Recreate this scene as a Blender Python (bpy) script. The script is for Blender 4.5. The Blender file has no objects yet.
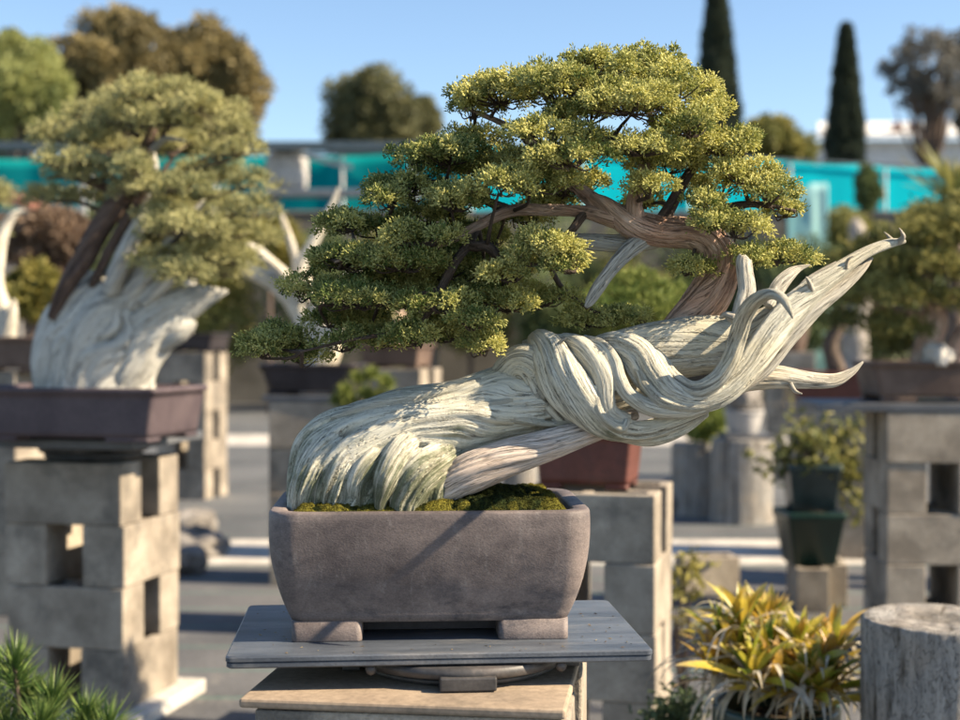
import bpy, math, numpy as np
from mathutils import Vector, Matrix
R = math.radians
scene = bpy.context.scene
col = scene.collection
F = 1387.0                       # focal length in photo pixels (960 wide)
H = 1.18                         # eye height over the ground
PITCH = math.atan(20 / F)
cp, sp = math.cos(PITCH), math.sin(PITCH)

def P(px, py, d):
    """world point seen at photo pixel px,py standing d metres away along y"""
    x, y = (px - 480) / F, -(py - 360) / F
    fy, fz = cp + y * sp, -sp + y * cp
    s = d / fy
    return np.array([x * s, d, H + fz * s])
def PM(d): return d / F          # metres per photo pixel at distance d

# ------------------------------------------------------------------ noise
def hsh(ix, iy, iz, seed):
    h = (ix.astype(np.int64) * 374761393 + iy.astype(np.int64) * 668265263 + iz.astype(np.int64) * 2147483647 + seed * 1274126177) & 0xffffffff
    h = ((h ^ (h >> 13)) * 1274126177) & 0xffffffff
    h = ((h ^ (h >> 16)) * 668265263) & 0xffffffff
    return ((h ^ (h >> 15)) & 0xffffff) / float(0xffffff)
def vnoise(x, y, z, seed=0):
    """value noise in -1..1"""
    x, y, z = np.broadcast_arrays(np.asarray(x, float), np.asarray(y, float), np.asarray(z, float))
    ix, iy, iz = np.floor(x), np.floor(y), np.floor(z)
    fx, fy, fz = x - ix, y - iy, z - iz
    fx, fy, fz = [f * f * f * (f * (f * 6 - 15) + 10) for f in (fx, fy, fz)]
    r = 0
    for a in (0, 1):
        for b in (0, 1):
            for c in (0, 1):
                w = (fx if a else 1 - fx) * (fy if b else 1 - fy) * (fz if c else 1 - fz)
                r = r + w * hsh(ix + a, iy + b, iz + c, seed)
    return r * 2 - 1
def fbm(x, y, z, seed=0, o=3):
    r, a = 0, 1.0
    for k in range(o):
        r = r + a * vnoise(x * 2 ** k, y * 2 ** k, z * 2 ** k, seed + k * 17); a *= .5
    return r / 1.7

# ------------------------------------------------------------------ objects
def tag(o, label=None, cat=None, group=None, kind=None):
    if label: o['label'] = label
    if cat: o['category'] = cat
    if group: o['group'] = group
    if kind: o['kind'] = kind
    return o
def empty(name, loc, rz=0):
    o = bpy.data.objects.new(name, None); col.objects.link(o)
    o.location = [float(v) for v in loc]; o.rotation_euler = (0, 0, rz); o.empty_display_size = .05
    return o
def mesh(name, V, Fc, mat, parent=None, smooth=True, attrs=None, world=True):
    """V (n,3); Fc array (m,3|4) or list of arrays/lists. world=True: V are world coords even under a parent"""
    V = np.asarray(V, float)
    me = bpy.data.meshes.new(name)
    groups = Fc if isinstance(Fc, (list, tuple)) else [Fc]
    arrs = []
    for g in groups:
        g = np.asarray(g)
        if g.ndim == 1: g = g[None, :]
        if len(g): arrs.append(g)
    me.vertices.add(len(V)); 
    if parent is not None and world:
        M = Matrix.LocRotScale(parent.location, parent.rotation_euler, None) if parent.parent is None else \
            Matrix.LocRotScale(parent.parent.location, parent.parent.rotation_euler, None)
        Mi = np.array(M.inverted())
        V = V @ Mi[:3, :3].T + Mi[:3, 3]
    me.vertices.foreach_set('co', V.ravel())
    nl = sum(a.size for a in arrs); nf = sum(len(a) for a in arrs)
    me.loops.add(nl); me.loops.foreach_set('vertex_index', np.concatenate([a.ravel() for a in arrs]).astype(np.int32))
    me.polygons.add(nf)
    tot = np.concatenate([np.full(len(a), a.shape[1]) for a in arrs])
    st = np.concatenate([[0], np.cumsum(tot)[:-1]])
    me.polygons.foreach_set('loop_start', st.astype(np.int32))
    me.polygons.foreach_set('use_smooth', np.full(nf, smooth))
    if attrs:
        for k, a in attrs.items():
            a = np.asarray(a, float)
            if a.ndim == 2:
                at = me.attributes.new(k, 'FLOAT_VECTOR', 'POINT'); at.data.foreach_set('vector', a.ravel())
            else:
                at = me.attributes.new(k, 'FLOAT', 'POINT'); at.data.foreach_set('value', a)
    me.update(calc_edges=True); me.validate()
    if mat is not None: me.materials.append(mat)
    o = bpy.data.objects.new(name, me); col.objects.link(o)
    if parent is not None: o.parent = parent
    return o
class MB:
    """collects pieces into one mesh"""
    def __init__(s): s.V = []; s.Q = []; s.T = []; s.n = 0; s.at = {}
    def add(s, V, Q=None, T=None, **at):
        V = np.asarray(V, float)
        s.V.append(V)
        if Q is not None and len(Q): s.Q.append(np.asarray(Q) + s.n)
        if T is not None and len(T): s.T.append(np.asarray(T) + s.n)
        s.n += len(V)
        for k, a in at.items(): s.at.setdefault(k, []).append(np.asarray(a, float))
        return s
    def build(s, name, mat, parent=None, smooth=True, world=True):
        fc = []
        if s.Q: fc.append(np.concatenate(s.Q))
        if s.T: fc.append(np.concatenate(s.T))
        return mesh(name, np.concatenate(s.V), fc, mat, parent, smooth, {k: np.concatenate(a) for k, a in s.at.items()}, world)
def bevel(o, w, seg=2):
    m = o.modifiers.new('bevel', 'BEVEL'); m.width = w; m.segments = seg; m.limit_method = 'ANGLE'; m.angle_limit = R(40)
    return o
def boxvf(x0, x1, y0, y1, z0, z1):
    V = [(x, y, z) for z in (z0, z1) for y in (y0, y1) for x in (x0, x1)]
    Q = [(0, 2, 3, 1), (4, 5, 7, 6), (0, 1, 5, 4), (2, 6, 7, 3), (0, 4, 6, 2), (1, 3, 7, 5)]
    return V, Q
def rrect(w, dp, r, n=8):
    """rounded rectangle outline, ccw"""
    r = min(r, w / 2 - 1e-4, dp / 2 - 1e-4); out = []
    for k, (sx, sy) in enumerate(((1, 1), (-1, 1), (-1, -1), (1, -1))):
        for i in range(n + 1):
            a = R(90 * k + 90 * i / n)
            out.append((sx * (w / 2 - r) + r * math.cos(a), sy * (dp / 2 - r) + r * math.sin(a)))
    return np.array(out)
def loft(rings, cap0=True, cap1=True):
    n = len(rings[0]); V = np.concatenate(rings); Q = []
    i = np.arange(n); j = (i + 1) % n
    for k in range(len(rings) - 1):
        a = k * n
        Q.append(np.stack([a + i, a + j, a + n + j, a + n + i], 1))
    T = []
    if cap0:
        c = len(V); V = np.vstack([V, rings[0].mean(0)]); T.append(np.stack([np.full(n, c), j, i], 1))
    if cap1:
        c = len(V); V = np.vstack([V, rings[-1].mean(0)]); b = (len(rings) - 1) * n; T.append(np.stack([np.full(n, c), b + i, b + j], 1))
    return V, np.concatenate(Q), (np.concatenate(T) if T else None)
def rings_rect(prof, n=8):
    """prof: list of (w, d, r, z)"""
    return [np.column_stack([rrect(w, d, r, n), np.full(4 * (n + 1), z)]) for w, d, r, z in prof]
def rings_round(prof, n=48, lump=0, seed=0):
    a = np.linspace(0, 2 * np.pi, n, endpoint=False); out = []
    for r, z in prof:
        rr = r * (1 + lump * vnoise(np.cos(a) * 2, np.sin(a) * 2, z * 2, seed))
        out.append(np.column_stack([rr * np.cos(a), rr * np.sin(a), np.full(n, z)]))
    return out

# ------------------------------------------------------------------ sweep
def spline(pts, n):
    p = np.asarray(pts, float); k = len(p)
    q = np.vstack([2 * p[0] - p[1], p, 2 * p[-1] - p[-2]])
    t = np.linspace(0, k - 1 - 1e-6, n); i = t.astype(int); f = (t - i)[:, None]
    a, b, c, d = q[i], q[i + 1], q[i + 2], q[i + 3]
    return .5 * (2 * b + (c - a) * f + (2 * a - 5 * b + 4 * c - d) * f ** 2 + (3 * b - a - 3 * c + d) * f ** 3)
def sweep(mb, pts, ns=200, nr=64, twist=0., seed=1, waves=(), cracks=(), depth=1.0, GF=3.0, cap=True, flutes=(), tilt=0.):
    """pts rows: x,y,z,ra[,rb]; waves (amp,F,S): soft relief; cracks (amp,F,S,w): thin grooves running along"""
    pts = np.array([list(p) + [p[3] * depth] if len(p) == 4 else list(p) for p in pts], float)
    s = spline(pts, ns); C = s[:, :3]; ra = np.maximum(s[:, 3], 2e-4); rb = np.maximum(s[:, 4], 2e-4)
    T = np.gradient(C, axis=0); T /= np.linalg.norm(T, axis=1)[:, None] + 1e-12
    L = np.concatenate([[0], np.cumsum(np.linalg.norm(np.diff(C, axis=0), axis=1))])
    N = np.cross(T, [0, 1, 0]); N /= np.linalg.norm(N, axis=1)[:, None] + 1e-9
    B = np.cross(N, T)
    if tilt: N, B = N * math.cos(tilt) + B * math.sin(tilt), B * math.cos(tilt) - N * math.sin(tilt)
    th = np.linspace(0, 2 * np.pi, nr, endpoint=False)[None, :]
    l = L[:, None]; tw = th + twist * l
    tw = tw + .35 * vnoise(l * 9, np.cos(th), np.sin(th), seed + 5)
    cx, cy = np.cos(tw), np.sin(tw)
    f = np.ones((ns, nr)); g = np.zeros((ns, nr))
    for a, Fq, S in waves: f += a * fbm(cx * Fq, cy * Fq, l * S, seed + 11, 2)
    for a, k in flutes: f += a * (np.abs(np.sin(tw * k / 2 + 2.2 * vnoise(l * 7, cx * .7, cy * .7, seed + 3 + k))) ** .8 - .6) * np.clip(.7 + vnoise(l * 12, cx, cy, seed + k), .2, 1.3)
    for q, (a, Fq, S, w) in enumerate(cracks):
        nn = fbm(cx * Fq, cy * Fq, l * S, seed + 31 + q * 7, 2); w = w * 1.9
        gate = np.clip(.20 + 1.7 * vnoise(cx * 1.6, cy * 1.6, l * 3.5, seed + 77 + q), 0, 1)
        e = np.exp(-(nn / w) ** 2) * gate; ed = np.exp(-(nn / (w * .55)) ** 2) * gate
        f -= a * e; g = np.maximum(g, ed * min(.9, a * 8))
    X = C[:, None, :] + (f * np.cos(th) * ra[:, None])[..., None] * N[:, None, :] + (f * np.sin(th) * rb[:, None])[..., None] * B[:, None, :]
    V = X.reshape(-1, 3)
    i = np.arange(ns - 1)[:, None] * nr; j = np.arange(nr)[None, :]; j2 = (j + 1) % nr
    Q = np.stack([i + j, i + j2, i + nr + j2, i + nr + j], -1).reshape(-1, 4)
    gr = np.stack([cx * GF, cy * GF, np.broadcast_to(l, cx.shape) * 1.0], -1).reshape(-1, 3) + seed * 3.7
    gv = g.ravel(); T3 = None
    if cap:
        n = len(V); V = np.vstack([V, C[0] - T[0] * ra[0] * .3, C[-1] + T[-1] * ra[-1] * .5])
        a = np.arange(nr); b = (a + 1) % nr; e = (ns - 1) * nr
        T3 = np.concatenate([np.stack([np.full(nr, n), b, a], 1), np.stack([np.full(nr, n + 1), e + a, e + b], 1)])
        gr = np.vstack([gr, gr[0], gr[-1]]); gv = np.append(gv, [0, 0])
    mb.add(V, Q, T3, grain=gr, groove=gv)
    return C, ra
def fuse(mb, name, mat_, parent, voxel, it=4, fac=.5):
    """merge the swept strands into one skin; carry grain and groove over from the nearest strand"""
    from mathutils.kdtree import KDTree
    V = np.concatenate(mb.V); gr = np.concatenate(mb.at['grain']); gv = np.concatenate(mb.at['groove'])
    o = mb.build('source', None)
    m = o.modifiers.new('r', 'REMESH'); m.mode = 'VOXEL'; m.voxel_size = voxel
    sm = o.modifiers.new('s', 'SMOOTH'); sm.iterations = it; sm.factor = fac
    dg = bpy.context.evaluated_depsgraph_get(); ev = o.evaluated_get(dg); me = bpy.data.meshes.new_from_object(ev)
    bpy.data.objects.remove(o)
    n = len(me.vertices); W = np.empty(n * 3); me.vertices.foreach_get('co', W); W = W.reshape(-1, 3)
    kd = KDTree(len(V))
    for i, v in enumerate(V.tolist()): kd.insert(v, i)
    kd.balance(); idx = np.array([kd.find(v)[1] for v in W.tolist()])
    nf = len(me.polygons); tot = np.empty(nf, np.int32); me.polygons.foreach_get('loop_total', tot); li = np.empty(len(me.loops), np.int32); me.loops.foreach_get('vertex_index', li)
    st = np.concatenate([[0], np.cumsum(tot)[:-1]]); fc = []
    for k in (3, 4):
        q = st[tot == k]
        if len(q): fc.append(li[q[:, None] + np.arange(k)[None]])
    bpy.data.meshes.remove(me)
    return mesh(name, W, fc, mat_, parent, True, {'grain': gr[idx], 'groove': gv[idx]})
def PX(rows, d0=0, sc=1.0):
    """rows of (px,py,d,r_px[,rb_px]) to world rows with radii in metres"""
    out = []
    for r in rows:
        d = r[2] + d0; out.append(list(P(r[0], r[1], d)) + [v * PM(d) * sc for v in r[3:]])
    return out
def tube(mb, pts, r0, r1, seed=0, n=10, nr=7, wob=0.0):
    """thin twig between points, simple taper"""
    k = len(pts); rows = []
    for i, p in enumerate(pts):
        rows.append(list(p) + [r0 + (r1 - r0) * i / (k - 1)])
    sweep(mb, rows, ns=n, nr=nr, seed=seed, waves=((wob, 1.5, 60),) if wob else (), GF=1.5)

# ------------------------------------------------------------------ materials
def mat(name):
    m = bpy.data.materials.new(name); m.use_nodes = True
    nt = m.node_tree; b = nt.nodes['Principled BSDF']
    return m, nt, b
def N(nt, t, **kw):
    n = nt.nodes.new(t)
    for k, v in kw.items():
        if k in n.inputs.keys() if hasattr(n.inputs, 'keys') else False: n.inputs[k].default_value = v
        else: setattr(n, k, v)
    return n
def ramp(nt, stops):
    r = nt.nodes.new('ShaderNodeValToRGB'); e = r.color_ramp.elements
    while len(e) < len(stops): e.new(.5)
    for i, (p, c) in enumerate(stops):
        e[i].position = p; e[i].color = (*c, 1) if len(c) == 3 else c
    return r
def noise(nt, vec, scale, detail=4, rough=.6, dist=0):
    n = nt.nodes.new('ShaderNodeTexNoise'); n.inputs['Scale'].default_value = scale
    n.inputs['Detail'].default_value = detail; n.inputs['Roughness'].default_value = rough; n.inputs['Distortion'].default_value = dist
    if vec is not None: nt.links.new(vec, n.inputs['Vector'])
    return n
def mixc(nt, f, a, b, mode='MIX'):
    m = nt.nodes.new('ShaderNodeMix'); m.data_type = 'RGBA'; m.blend_type = mode
    for s, v in ((m.inputs[0], f), (m.inputs[6], a), (m.inputs[7], b)):
        if isinstance(v, bpy.types.NodeSocket): nt.links.new(v, s)
        elif isinstance(v, (int, float)): s.default_value = v
        else: s.default_value = (*v, 1)
    return m.outputs[2]
def bump(nt, b, h, strength=.3, dist=.002, prev=None):
    n = nt.nodes.new('ShaderNodeBump'); n.inputs['Strength'].default_value = strength; n.inputs['Distance'].default_value = dist
    nt.links.new(h, n.inputs['Height'])
    if prev is not None: nt.links.new(prev, n.inputs['Normal'])
    nt.links.new(n.outputs[0], b.inputs['Normal']); return n.outputs[0]
def coords(nt, scale=(1, 1, 1)):
    t = nt.nodes.new('ShaderNodeTexCoord'); m = nt.nodes.new('ShaderNodeMapping'); m.inputs['Scale'].default_value = scale
    nt.links.new(t.outputs['Object'], m.inputs['Vector']); return m.outputs[0]
def surf(name, c1, c2, scale=8, rough=.8, fine=120, bs=.3, bd=.002, c3=None, sc3=2.5, spec=.3, stretch=(1, 1, 1), rnd=0, mark=False):
    m, nt, b = mat(name); v = coords(nt, stretch)
    if rnd:
        oi = nt.nodes.new('ShaderNodeObjectInfo'); ad = nt.nodes.new('ShaderNodeVectorMath'); ad.operation = 'ADD'
        sc = nt.nodes.new('ShaderNodeVectorMath'); sc.operation = 'SCALE'; sc.inputs[3].default_value = 30
        cb = nt.nodes.new('ShaderNodeCombineXYZ'); nt.links.new(oi.outputs['Random'], cb.inputs[0]); nt.links.new(oi.outputs['Random'], cb.inputs[1])
        nt.links.new(cb.outputs[0], sc.inputs[0]); nt.links.new(v, ad.inputs[0]); nt.links.new(sc.outputs[0], ad.inputs[1]); v = ad.outputs[0]
    n1 = noise(nt, v, scale, 6, .62); n2 = noise(nt, v, fine, 3, .6)
    r = ramp(nt, [(.36, c1), (.66, c2)]); nt.links.new(n1.outputs[0], r.inputs[0]); c = r.outputs[0]
    if c3 is not None:
        n3 = noise(nt, v, sc3, 5, .7, .3); r3 = ramp(nt, [(.52, (0, 0, 0)), (.68, (1, 1, 1))]); nt.links.new(n3.outputs[0], r3.inputs[0])
        c = mixc(nt, r3.outputs[0], c, c3)
    if mark:      # lime bloom and wiped streaks
        mv = nt.nodes.new('ShaderNodeMapping'); mv.inputs['Scale'].default_value = (9, 9, 1.6); nt.links.new(v, mv.inputs['Vector'])
        n4 = noise(nt, mv.outputs[0], 6, 6, .75, .6); r4 = ramp(nt, [(.56, (0, 0, 0)), (.76, (.55, .55, .55))]); nt.links.new(n4.outputs[0], r4.inputs[0])
        c = mixc(nt, r4.outputs[0], c, (.33, .30, .28))
        n5 = noise(nt, v, 26, 6, .8, .2); r5 = ramp(nt, [(.30, (.55, .55, .58)), (.55, (1, 1, 1))]); nt.links.new(n5.outputs[0], r5.inputs[0])
        c = mixc(nt, .9, c, r5.outputs[0], 'MULTIPLY')
    r2 = ramp(nt, [(.3, (.72, .72, .72)), (.7, (1.18, 1.18, 1.18))]); nt.links.new(n2.outputs[0], r2.inputs[0])
    c = mixc(nt, .8, c, r2.outputs[0], 'MULTIPLY')
    if rnd:
        rr = ramp(nt, [(0, (1 - rnd,) * 3), (1, (1 + rnd, 1 + rnd * .95, 1 + rnd * .85))]); nt.links.new(oi.outputs['Random'], rr.inputs[0])
        c = mixc(nt, 1.0, c, rr.outputs[0], 'MULTIPLY')
    nt.links.new(c, b.inputs['Base Color']); b.inputs['Roughness'].default_value = rough
    b.inputs['Specular IOR Level'].default_value = spec
    p = bump(nt, b, n2.outputs[0], bs, bd); bump(nt, b, n1.outputs[0], bs, bd * 2, p)
    return m
def wood(name, light, mid, dark, streak=26, along=5, stain=None, stainlo=.55, rough=.85, bs=.5, crackc=(.055, .045, .03), spec=.2, warm=None, zstain=None):
    """weathered wood following the 'grain' attribute"""
    m, nt, b = mat(name)
    a = nt.nodes.new('ShaderNodeAttribute'); a.attribute_name = 'grain'
    mp = nt.nodes.new('ShaderNodeMapping'); mp.inputs['Scale'].default_value = (1, 1, along); nt.links.new(a.outputs['Vector'], mp.inputs['Vector'])
    n1 = noise(nt, mp.outputs[0], streak / 9, 6, .7, .15); n2 = noise(nt, mp.outputs[0], streak, 4, .7)
    r1 = ramp(nt, [(.22, dark), (.40, mid), (.60, light)]); nt.links.new(n1.outputs[0], r1.inputs[0])
    r2 = ramp(nt, [(.30, (.36, .34, .31)), (.43, (.93, .93, .93)), (.75, (1.10, 1.10, 1.08))]); nt.links.new(n2.outputs[0], r2.inputs[0])
    c = mixc(nt, .75, r1.outputs[0], r2.outputs[0], 'MULTIPLY')
    v = coords(nt)
    if warm is not None:
        nw = noise(nt, v, 9, 3, .5, .4); rw = ramp(nt, [(.45, (0, 0, 0)), (.65, (.8, .8, .8))]); nt.links.new(nw.outputs[0], rw.inputs[0])
        c = mixc(nt, rw.outputs[0], c, mixc(nt, 1.0, c, warm, 'MULTIPLY'))
    if stain is not None:
        ns_ = noise(nt, mp.outputs[0], 1.3, 6, .75, .3); n3 = noise(nt, v, 14, 5, .7)
        ad = nt.nodes.new('ShaderNodeMath'); ad.operation = 'MULTIPLY'; nt.links.new(ns_.outputs[0], ad.inputs[0]); nt.links.new(n3.outputs[0], ad.inputs[1])
        src = ad.outputs[0]
        if zstain is not None:                 # algae keeps to the damp foot of the wood
            ge = nt.nodes.new('ShaderNodeNewGeometry'); sx = nt.nodes.new('ShaderNodeSeparateXYZ'); nt.links.new(ge.outputs['Position'], sx.inputs[0])
            mr = nt.nodes.new('ShaderNodeMapRange'); mr.inputs[1].default_value = zstain[0]; mr.inputs[2].default_value = zstain[1]
            mr.inputs[3].default_value = .17; mr.inputs[4].default_value = 0; nt.links.new(sx.outputs[2], mr.inputs[0])
            a2 = nt.nodes.new('ShaderNodeMath'); a2.operation = 'ADD'; nt.links.new(src, a2.inputs[0]); nt.links.new(mr.outputs[0], a2.inputs[1]); src = a2.outputs[0]
        rs = ramp(nt, [(stainlo * .5, (0, 0, 0)), (stainlo * .5 + .14, (.85, .85, .85))]); nt.links.new(src, rs.inputs[0])
        c = mixc(nt, rs.outputs[0], c, stain)
    g = nt.nodes.new('ShaderNodeAttribute'); g.attribute_name = 'groove'
    c = mixc(nt, g.outputs['Fac'], c, crackc)
    lines = None                         # long drying checks that run with the grain
    for sc_, wd, al, lo in ((1.1, .012, .9, .50), (2.6, .016, 1.4, .47), (6.0, .030, 2.2, .50)):
        m2 = nt.nodes.new('ShaderNodeMapping'); m2.inputs['Scale'].default_value = (1, 1, along * al); m2.inputs['Location'].default_value = (sc_, 3, 7); nt.links.new(a.outputs['Vector'], m2.inputs['Vector'])
        q = noise(nt, m2.outputs[0], sc_, 3, .5, .1); d_ = nt.nodes.new('ShaderNodeMath'); d_.operation = 'SUBTRACT'; d_.inputs[1].default_value = .5; nt.links.new(q.outputs[0], d_.inputs[0])
        e_ = nt.nodes.new('ShaderNodeMath'); e_.operation = 'ABSOLUTE'; nt.links.new(d_.outputs[0], e_.inputs[0])
        rr_ = ramp(nt, [(0, (1, 1, 1)), (wd, (0, 0, 0))]); nt.links.new(e_.outputs[0], rr_.inputs[0])
        m3 = nt.nodes.new('ShaderNodeMapping'); m3.inputs['Scale'].default_value = (1, 1, along * 3); m3.inputs['Location'].default_value = (9, sc_, 1); nt.links.new(a.outputs['Vector'], m3.inputs['Vector'])
        mk = noise(nt, m3.outputs[0], sc_ * .8, 3, .6); rk = ramp(nt, [(lo, (0, 0, 0)), (lo + .10, (1, 1, 1))]); nt.links.new(mk.outputs[0], rk.inputs[0])
        mu = nt.nodes.new('ShaderNodeMath'); mu.operation = 'MULTIPLY'; nt.links.new(rr_.outputs[0], mu.inputs[0]); nt.links.new(rk.outputs[0], mu.inputs[1])
        if lines is None: lines = mu.outputs[0]
        else:
            mx_ = nt.nodes.new('ShaderNodeMath'); mx_.operation = 'MAXIMUM'; nt.links.new(lines, mx_.inputs[0]); nt.links.new(mu.outputs[0], mx_.inputs[1]); lines = mx_.outputs[0]
    lm = nt.nodes.new('ShaderNodeMath'); lm.operation = 'MULTIPLY'; lm.inputs[1].default_value = .5; nt.links.new(lines, lm.inputs[0])
    c = mixc(nt, lm.outputs[0], c, crackc)
    iv = nt.nodes.new('ShaderNodeMath'); iv.operation = 'SUBTRACT'; iv.inputs[0].default_value = 1; nt.links.new(lines, iv.inputs[1])
    nt.links.new(c, b.inputs['Base Color']); b.inputs['Roughness'].default_value = rough; b.inputs['Specular IOR Level'].default_value = spec
    p = bump(nt, b, n1.outputs[0], min(1, bs * 1.4), .004); p = bump(nt, b, n2.outputs[0], min(1, bs * 1.4), .002, p); bump(nt, b, iv.outputs[0], .9, .003, p)
    return m
def leafmat(name, dark, light, tipc, trans=.35, rough=.55):
    m, nt, b = mat(name)
    a = nt.nodes.new('ShaderNodeAttribute'); a.attribute_name = 'tint'
    t = nt.nodes.new('ShaderNodeAttribute'); t.attribute_name = 'tip'
    c = mixc(nt, a.outputs['Fac'], dark, light); 
    mt = nt.nodes.new('ShaderNodeMath'); mt.operation = 'MULTIPLY'; nt.links.new(t.outputs['Fac'], mt.inputs[0]); nt.links.new(a.outputs['Fac'], mt.inputs[1])
    c = mixc(nt, mt.outputs[0], c, tipc)
    nt.links.new(c, b.inputs['Base Color']); b.inputs['Roughness'].default_value = rough; b.inputs['Specular IOR Level'].default_value = .25
    tr = nt.nodes.new('ShaderNodeBsdfTranslucent'); nt.links.new(c, tr.inputs['Color'])
    mx = nt.nodes.new('ShaderNodeMixShader'); mx.inputs[0].default_value = trans
    nt.links.new(b.outputs[0], mx.inputs[1]); nt.links.new(tr.outputs[0], mx.inputs[2]); nt.links.new(mx.outputs[0], nt.nodes['Material Output'].inputs[0])
    return m
M = {}
M['concrete'] = surf('concrete', (.205, .175, .14), (.40, .35, .285), 6, .92, 190, .8, .003, (.15, .135, .115), 3.5, .2, rnd=.12)
M['paving'] = surf('pale_paving', (.42, .39, .35), (.56, .53, .48), 6, .9, 120, .3, .002, (.30, .28, .25), 2, .2)
M['mat'] = None
M['driftwood'] = wood('driftwood', (.72, .69, .57), (.62, .60, .50), (.40, .385, .31), 20, 1.6, (.07, .095, .04), .62, warm=(1.0, .95, .84), zstain=(.97, 1.10), bs=.45)
M['driftwood_pale'] = wood('driftwood_pale', (.74, .69, .58), (.63, .59, .50), (.40, .37, .31), 20, 1.6, warm=(1.0, .92, .80))
M['driftwood_pink'] = wood('driftwood_pink', (.82, .73, .65), (.70, .61, .53), (.40, .34, .30), 20, 1.6, warm=(1.0, .9, .82))
M['driftwood_cold'] = wood('driftwood_cold', (.66, .64, .57), (.53, .515, .46), (.22, .21, .19), 14, 1.2, (.07, .07, .05), .70)
M['bark'] = wood('bark', (.80, .62, .50), (.56, .39, .30), (.20, .12, .10), 14, 2, bs=.9, warm=(1.05, .82, .7))
M['bark_dark'] = wood('dark_bark', (.22, .155, .12), (.125, .085, .07), (.04, .028, .025), 12, 2, bs=.8)
M['twig'] = wood('twig_bark', (.20, .15, .12), (.10, .075, .06), (.035, .025, .02), 10, 20, bs=.6)
M['grey_twig'] = wood('grey_twig', (.42, .38, .34), (.26, .23, .20), (.08, .07, .06), 12, 12)
M['log'] = wood('weathered_log', (.36, .345, .32), (.25, .24, .225), (.10, .095, .09), 18, 5, warm=(1, .92, .84))
M['juniper'] = leafmat('juniper_foliage', (.13, .19, .05), (.55, .54, .15), (.86, .81, .38), .46)
M['juniper_old'] = leafmat('olive_juniper_foliage', (.17, .19, .085), (.48, .47, .21), (.68, .64, .34), .40)
M['bright_green'] = leafmat('bright_needles', (.075, .13, .025), (.23, .29, .06), (.36, .38, .11), .35)
M['dark_green'] = leafmat('dark_shrub_leaves', (.05, .075, .035), (.13, .175, .065), (.2, .235, .09), .25)
M['mid_green'] = leafmat('mid_shrub_leaves', (.07, .095, .03), (.27, .27, .08), (.44, .38, .12), .3)
M['yellow_green'] = leafmat('yellow_shrub_leaves', (.10, .11, .03), (.28, .25, .06), (.36, .30, .08), .3)
M['olive_tree'] = leafmat('olive_tree_leaves', (.07, .065, .035), (.27, .22, .10), (.36, .29, .13), .25)
M['light_tree'] = leafmat('light_tree_leaves', (.14, .17, .06), (.36, .38, .14), (.44, .45, .17), .3)
M['round_tree'] = leafmat('round_tree_leaves', (.05, .06, .03), (.18, .18, .085), (.24, .23, .11), .25)
M['cypress'] = leafmat('cypress_leaves', (.035, .05, .04), (.08, .10, .07), (.10, .12, .08), .2)
M['grey_tree'] = leafmat('grey_tree_leaves', (.10, .10, .085), (.21, .205, .18), (.25, .23, .2), .25)
M['red_brown'] = leafmat('red_brown_leaves', (.10, .06, .04), (.22, .15, .10), (.25, .18, .12), .3)
M['needles'] = leafmat('pine_needles', (.05, .12, .03), (.13, .26, .06), (.38, .42, .14), .25, .4)
M['pot_main'] = surf('stoneware', (.10, .082, .080), (.245, .20, .182), 4.5, .62, 340, .35, .0012, (.058, .055, .064), 6, .4, stretch=(1, 1, 1.6), mark=True)
M['pot_purple'] = surf('purple_clay', (.062, .045, .052), (.10, .075, .080), 7, .6, 150, .2, .001, spec=.4)
M['pot_red'] = surf('red_clay', (.10, .036, .027), (.155, .055, .042), 9, .5, 120, .2, .001, (.08, .035, .03), 8, .4)
M['pot_brown'] = surf('brown_clay', (.095, .062, .048), (.16, .11, .085), 9, .6, 120, .2, .001)
M['pot_dark'] = surf('dark_clay', (.022, .018, .02), (.045, .038, .042), 9, .45, 120, .2, .001)
M['pot_blue'] = surf('blue_glaze', (.022, .042, .048), (.05, .08, .088), 10, .3, 120, .1, .001, spec=.5)
M['pot_plastic'] = surf('green_plastic', (.005, .026, .021), (.008, .036, .030), 6, .35, 60, .05, .0005, spec=.5)
M['pot_white'] = surf('pale_pot', (.35, .34, .33), (.5, .48, .46), 6, .6, 80, .1, .001)
M['slate'] = surf('slate_board', (.052, .062, .080), (.11, .126, .152), 5, .40, 220, .3, .001, (.17, .172, .178), 4, .5, stretch=(1, 5, 1))
M['slab'] = surf('dark_slab', (.07, .075, .085), (.13, .135, .145), 5, .5, 120, .3, .001, spec=.45)
M['iron'] = surf('black_iron', (.03, .03, .032), (.075, .07, .068), 20, .5, 200, .2, .0008, (.12, .10, .09), 9, .5)
M['soil'] = surf('soil', (.03, .022, .014), (.08, .06, .04), 40, .95, 300, .9, .004)
M['rock'] = surf('rock', (.12, .11, .10), (.30, .28, .26), 9, .9, 80, .8, .006, rnd=.1)
M['pale_rock'] = surf('pale_rock', (.40, .38, .34), (.6, .57, .52), 9, .9, 80, .6, .004)
M['white_wall'] = surf('white_wall', (.62, .61, .58), (.74, .73, .70), .5, .7, 6, .1, .01)
M['roof_red'] = surf('brick_red_roof', (.22, .09, .06), (.30, .13, .09), 3, .8, 20, .3, .01)
M['roof_dark'] = surf('dark_metal_roof', (.05, .075, .095), (.09, .12, .145), 2, .45, 30, .1, .004)
M['post'] = surf('galvanised_post', (.35, .36, .36), (.5, .5, .49), 9, .5, 90, .1, .001)
M['timber'] = surf('grey_timber', (.17, .16, .15), (.30, .285, .27), 6, .9, 60, .4, .003, stretch=(1, 1, 8))
M['rust'] = surf('dull_vent', (.40, .27, .24), (.52, .38, .34), 5, .7, 40, .2, .002)

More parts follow.
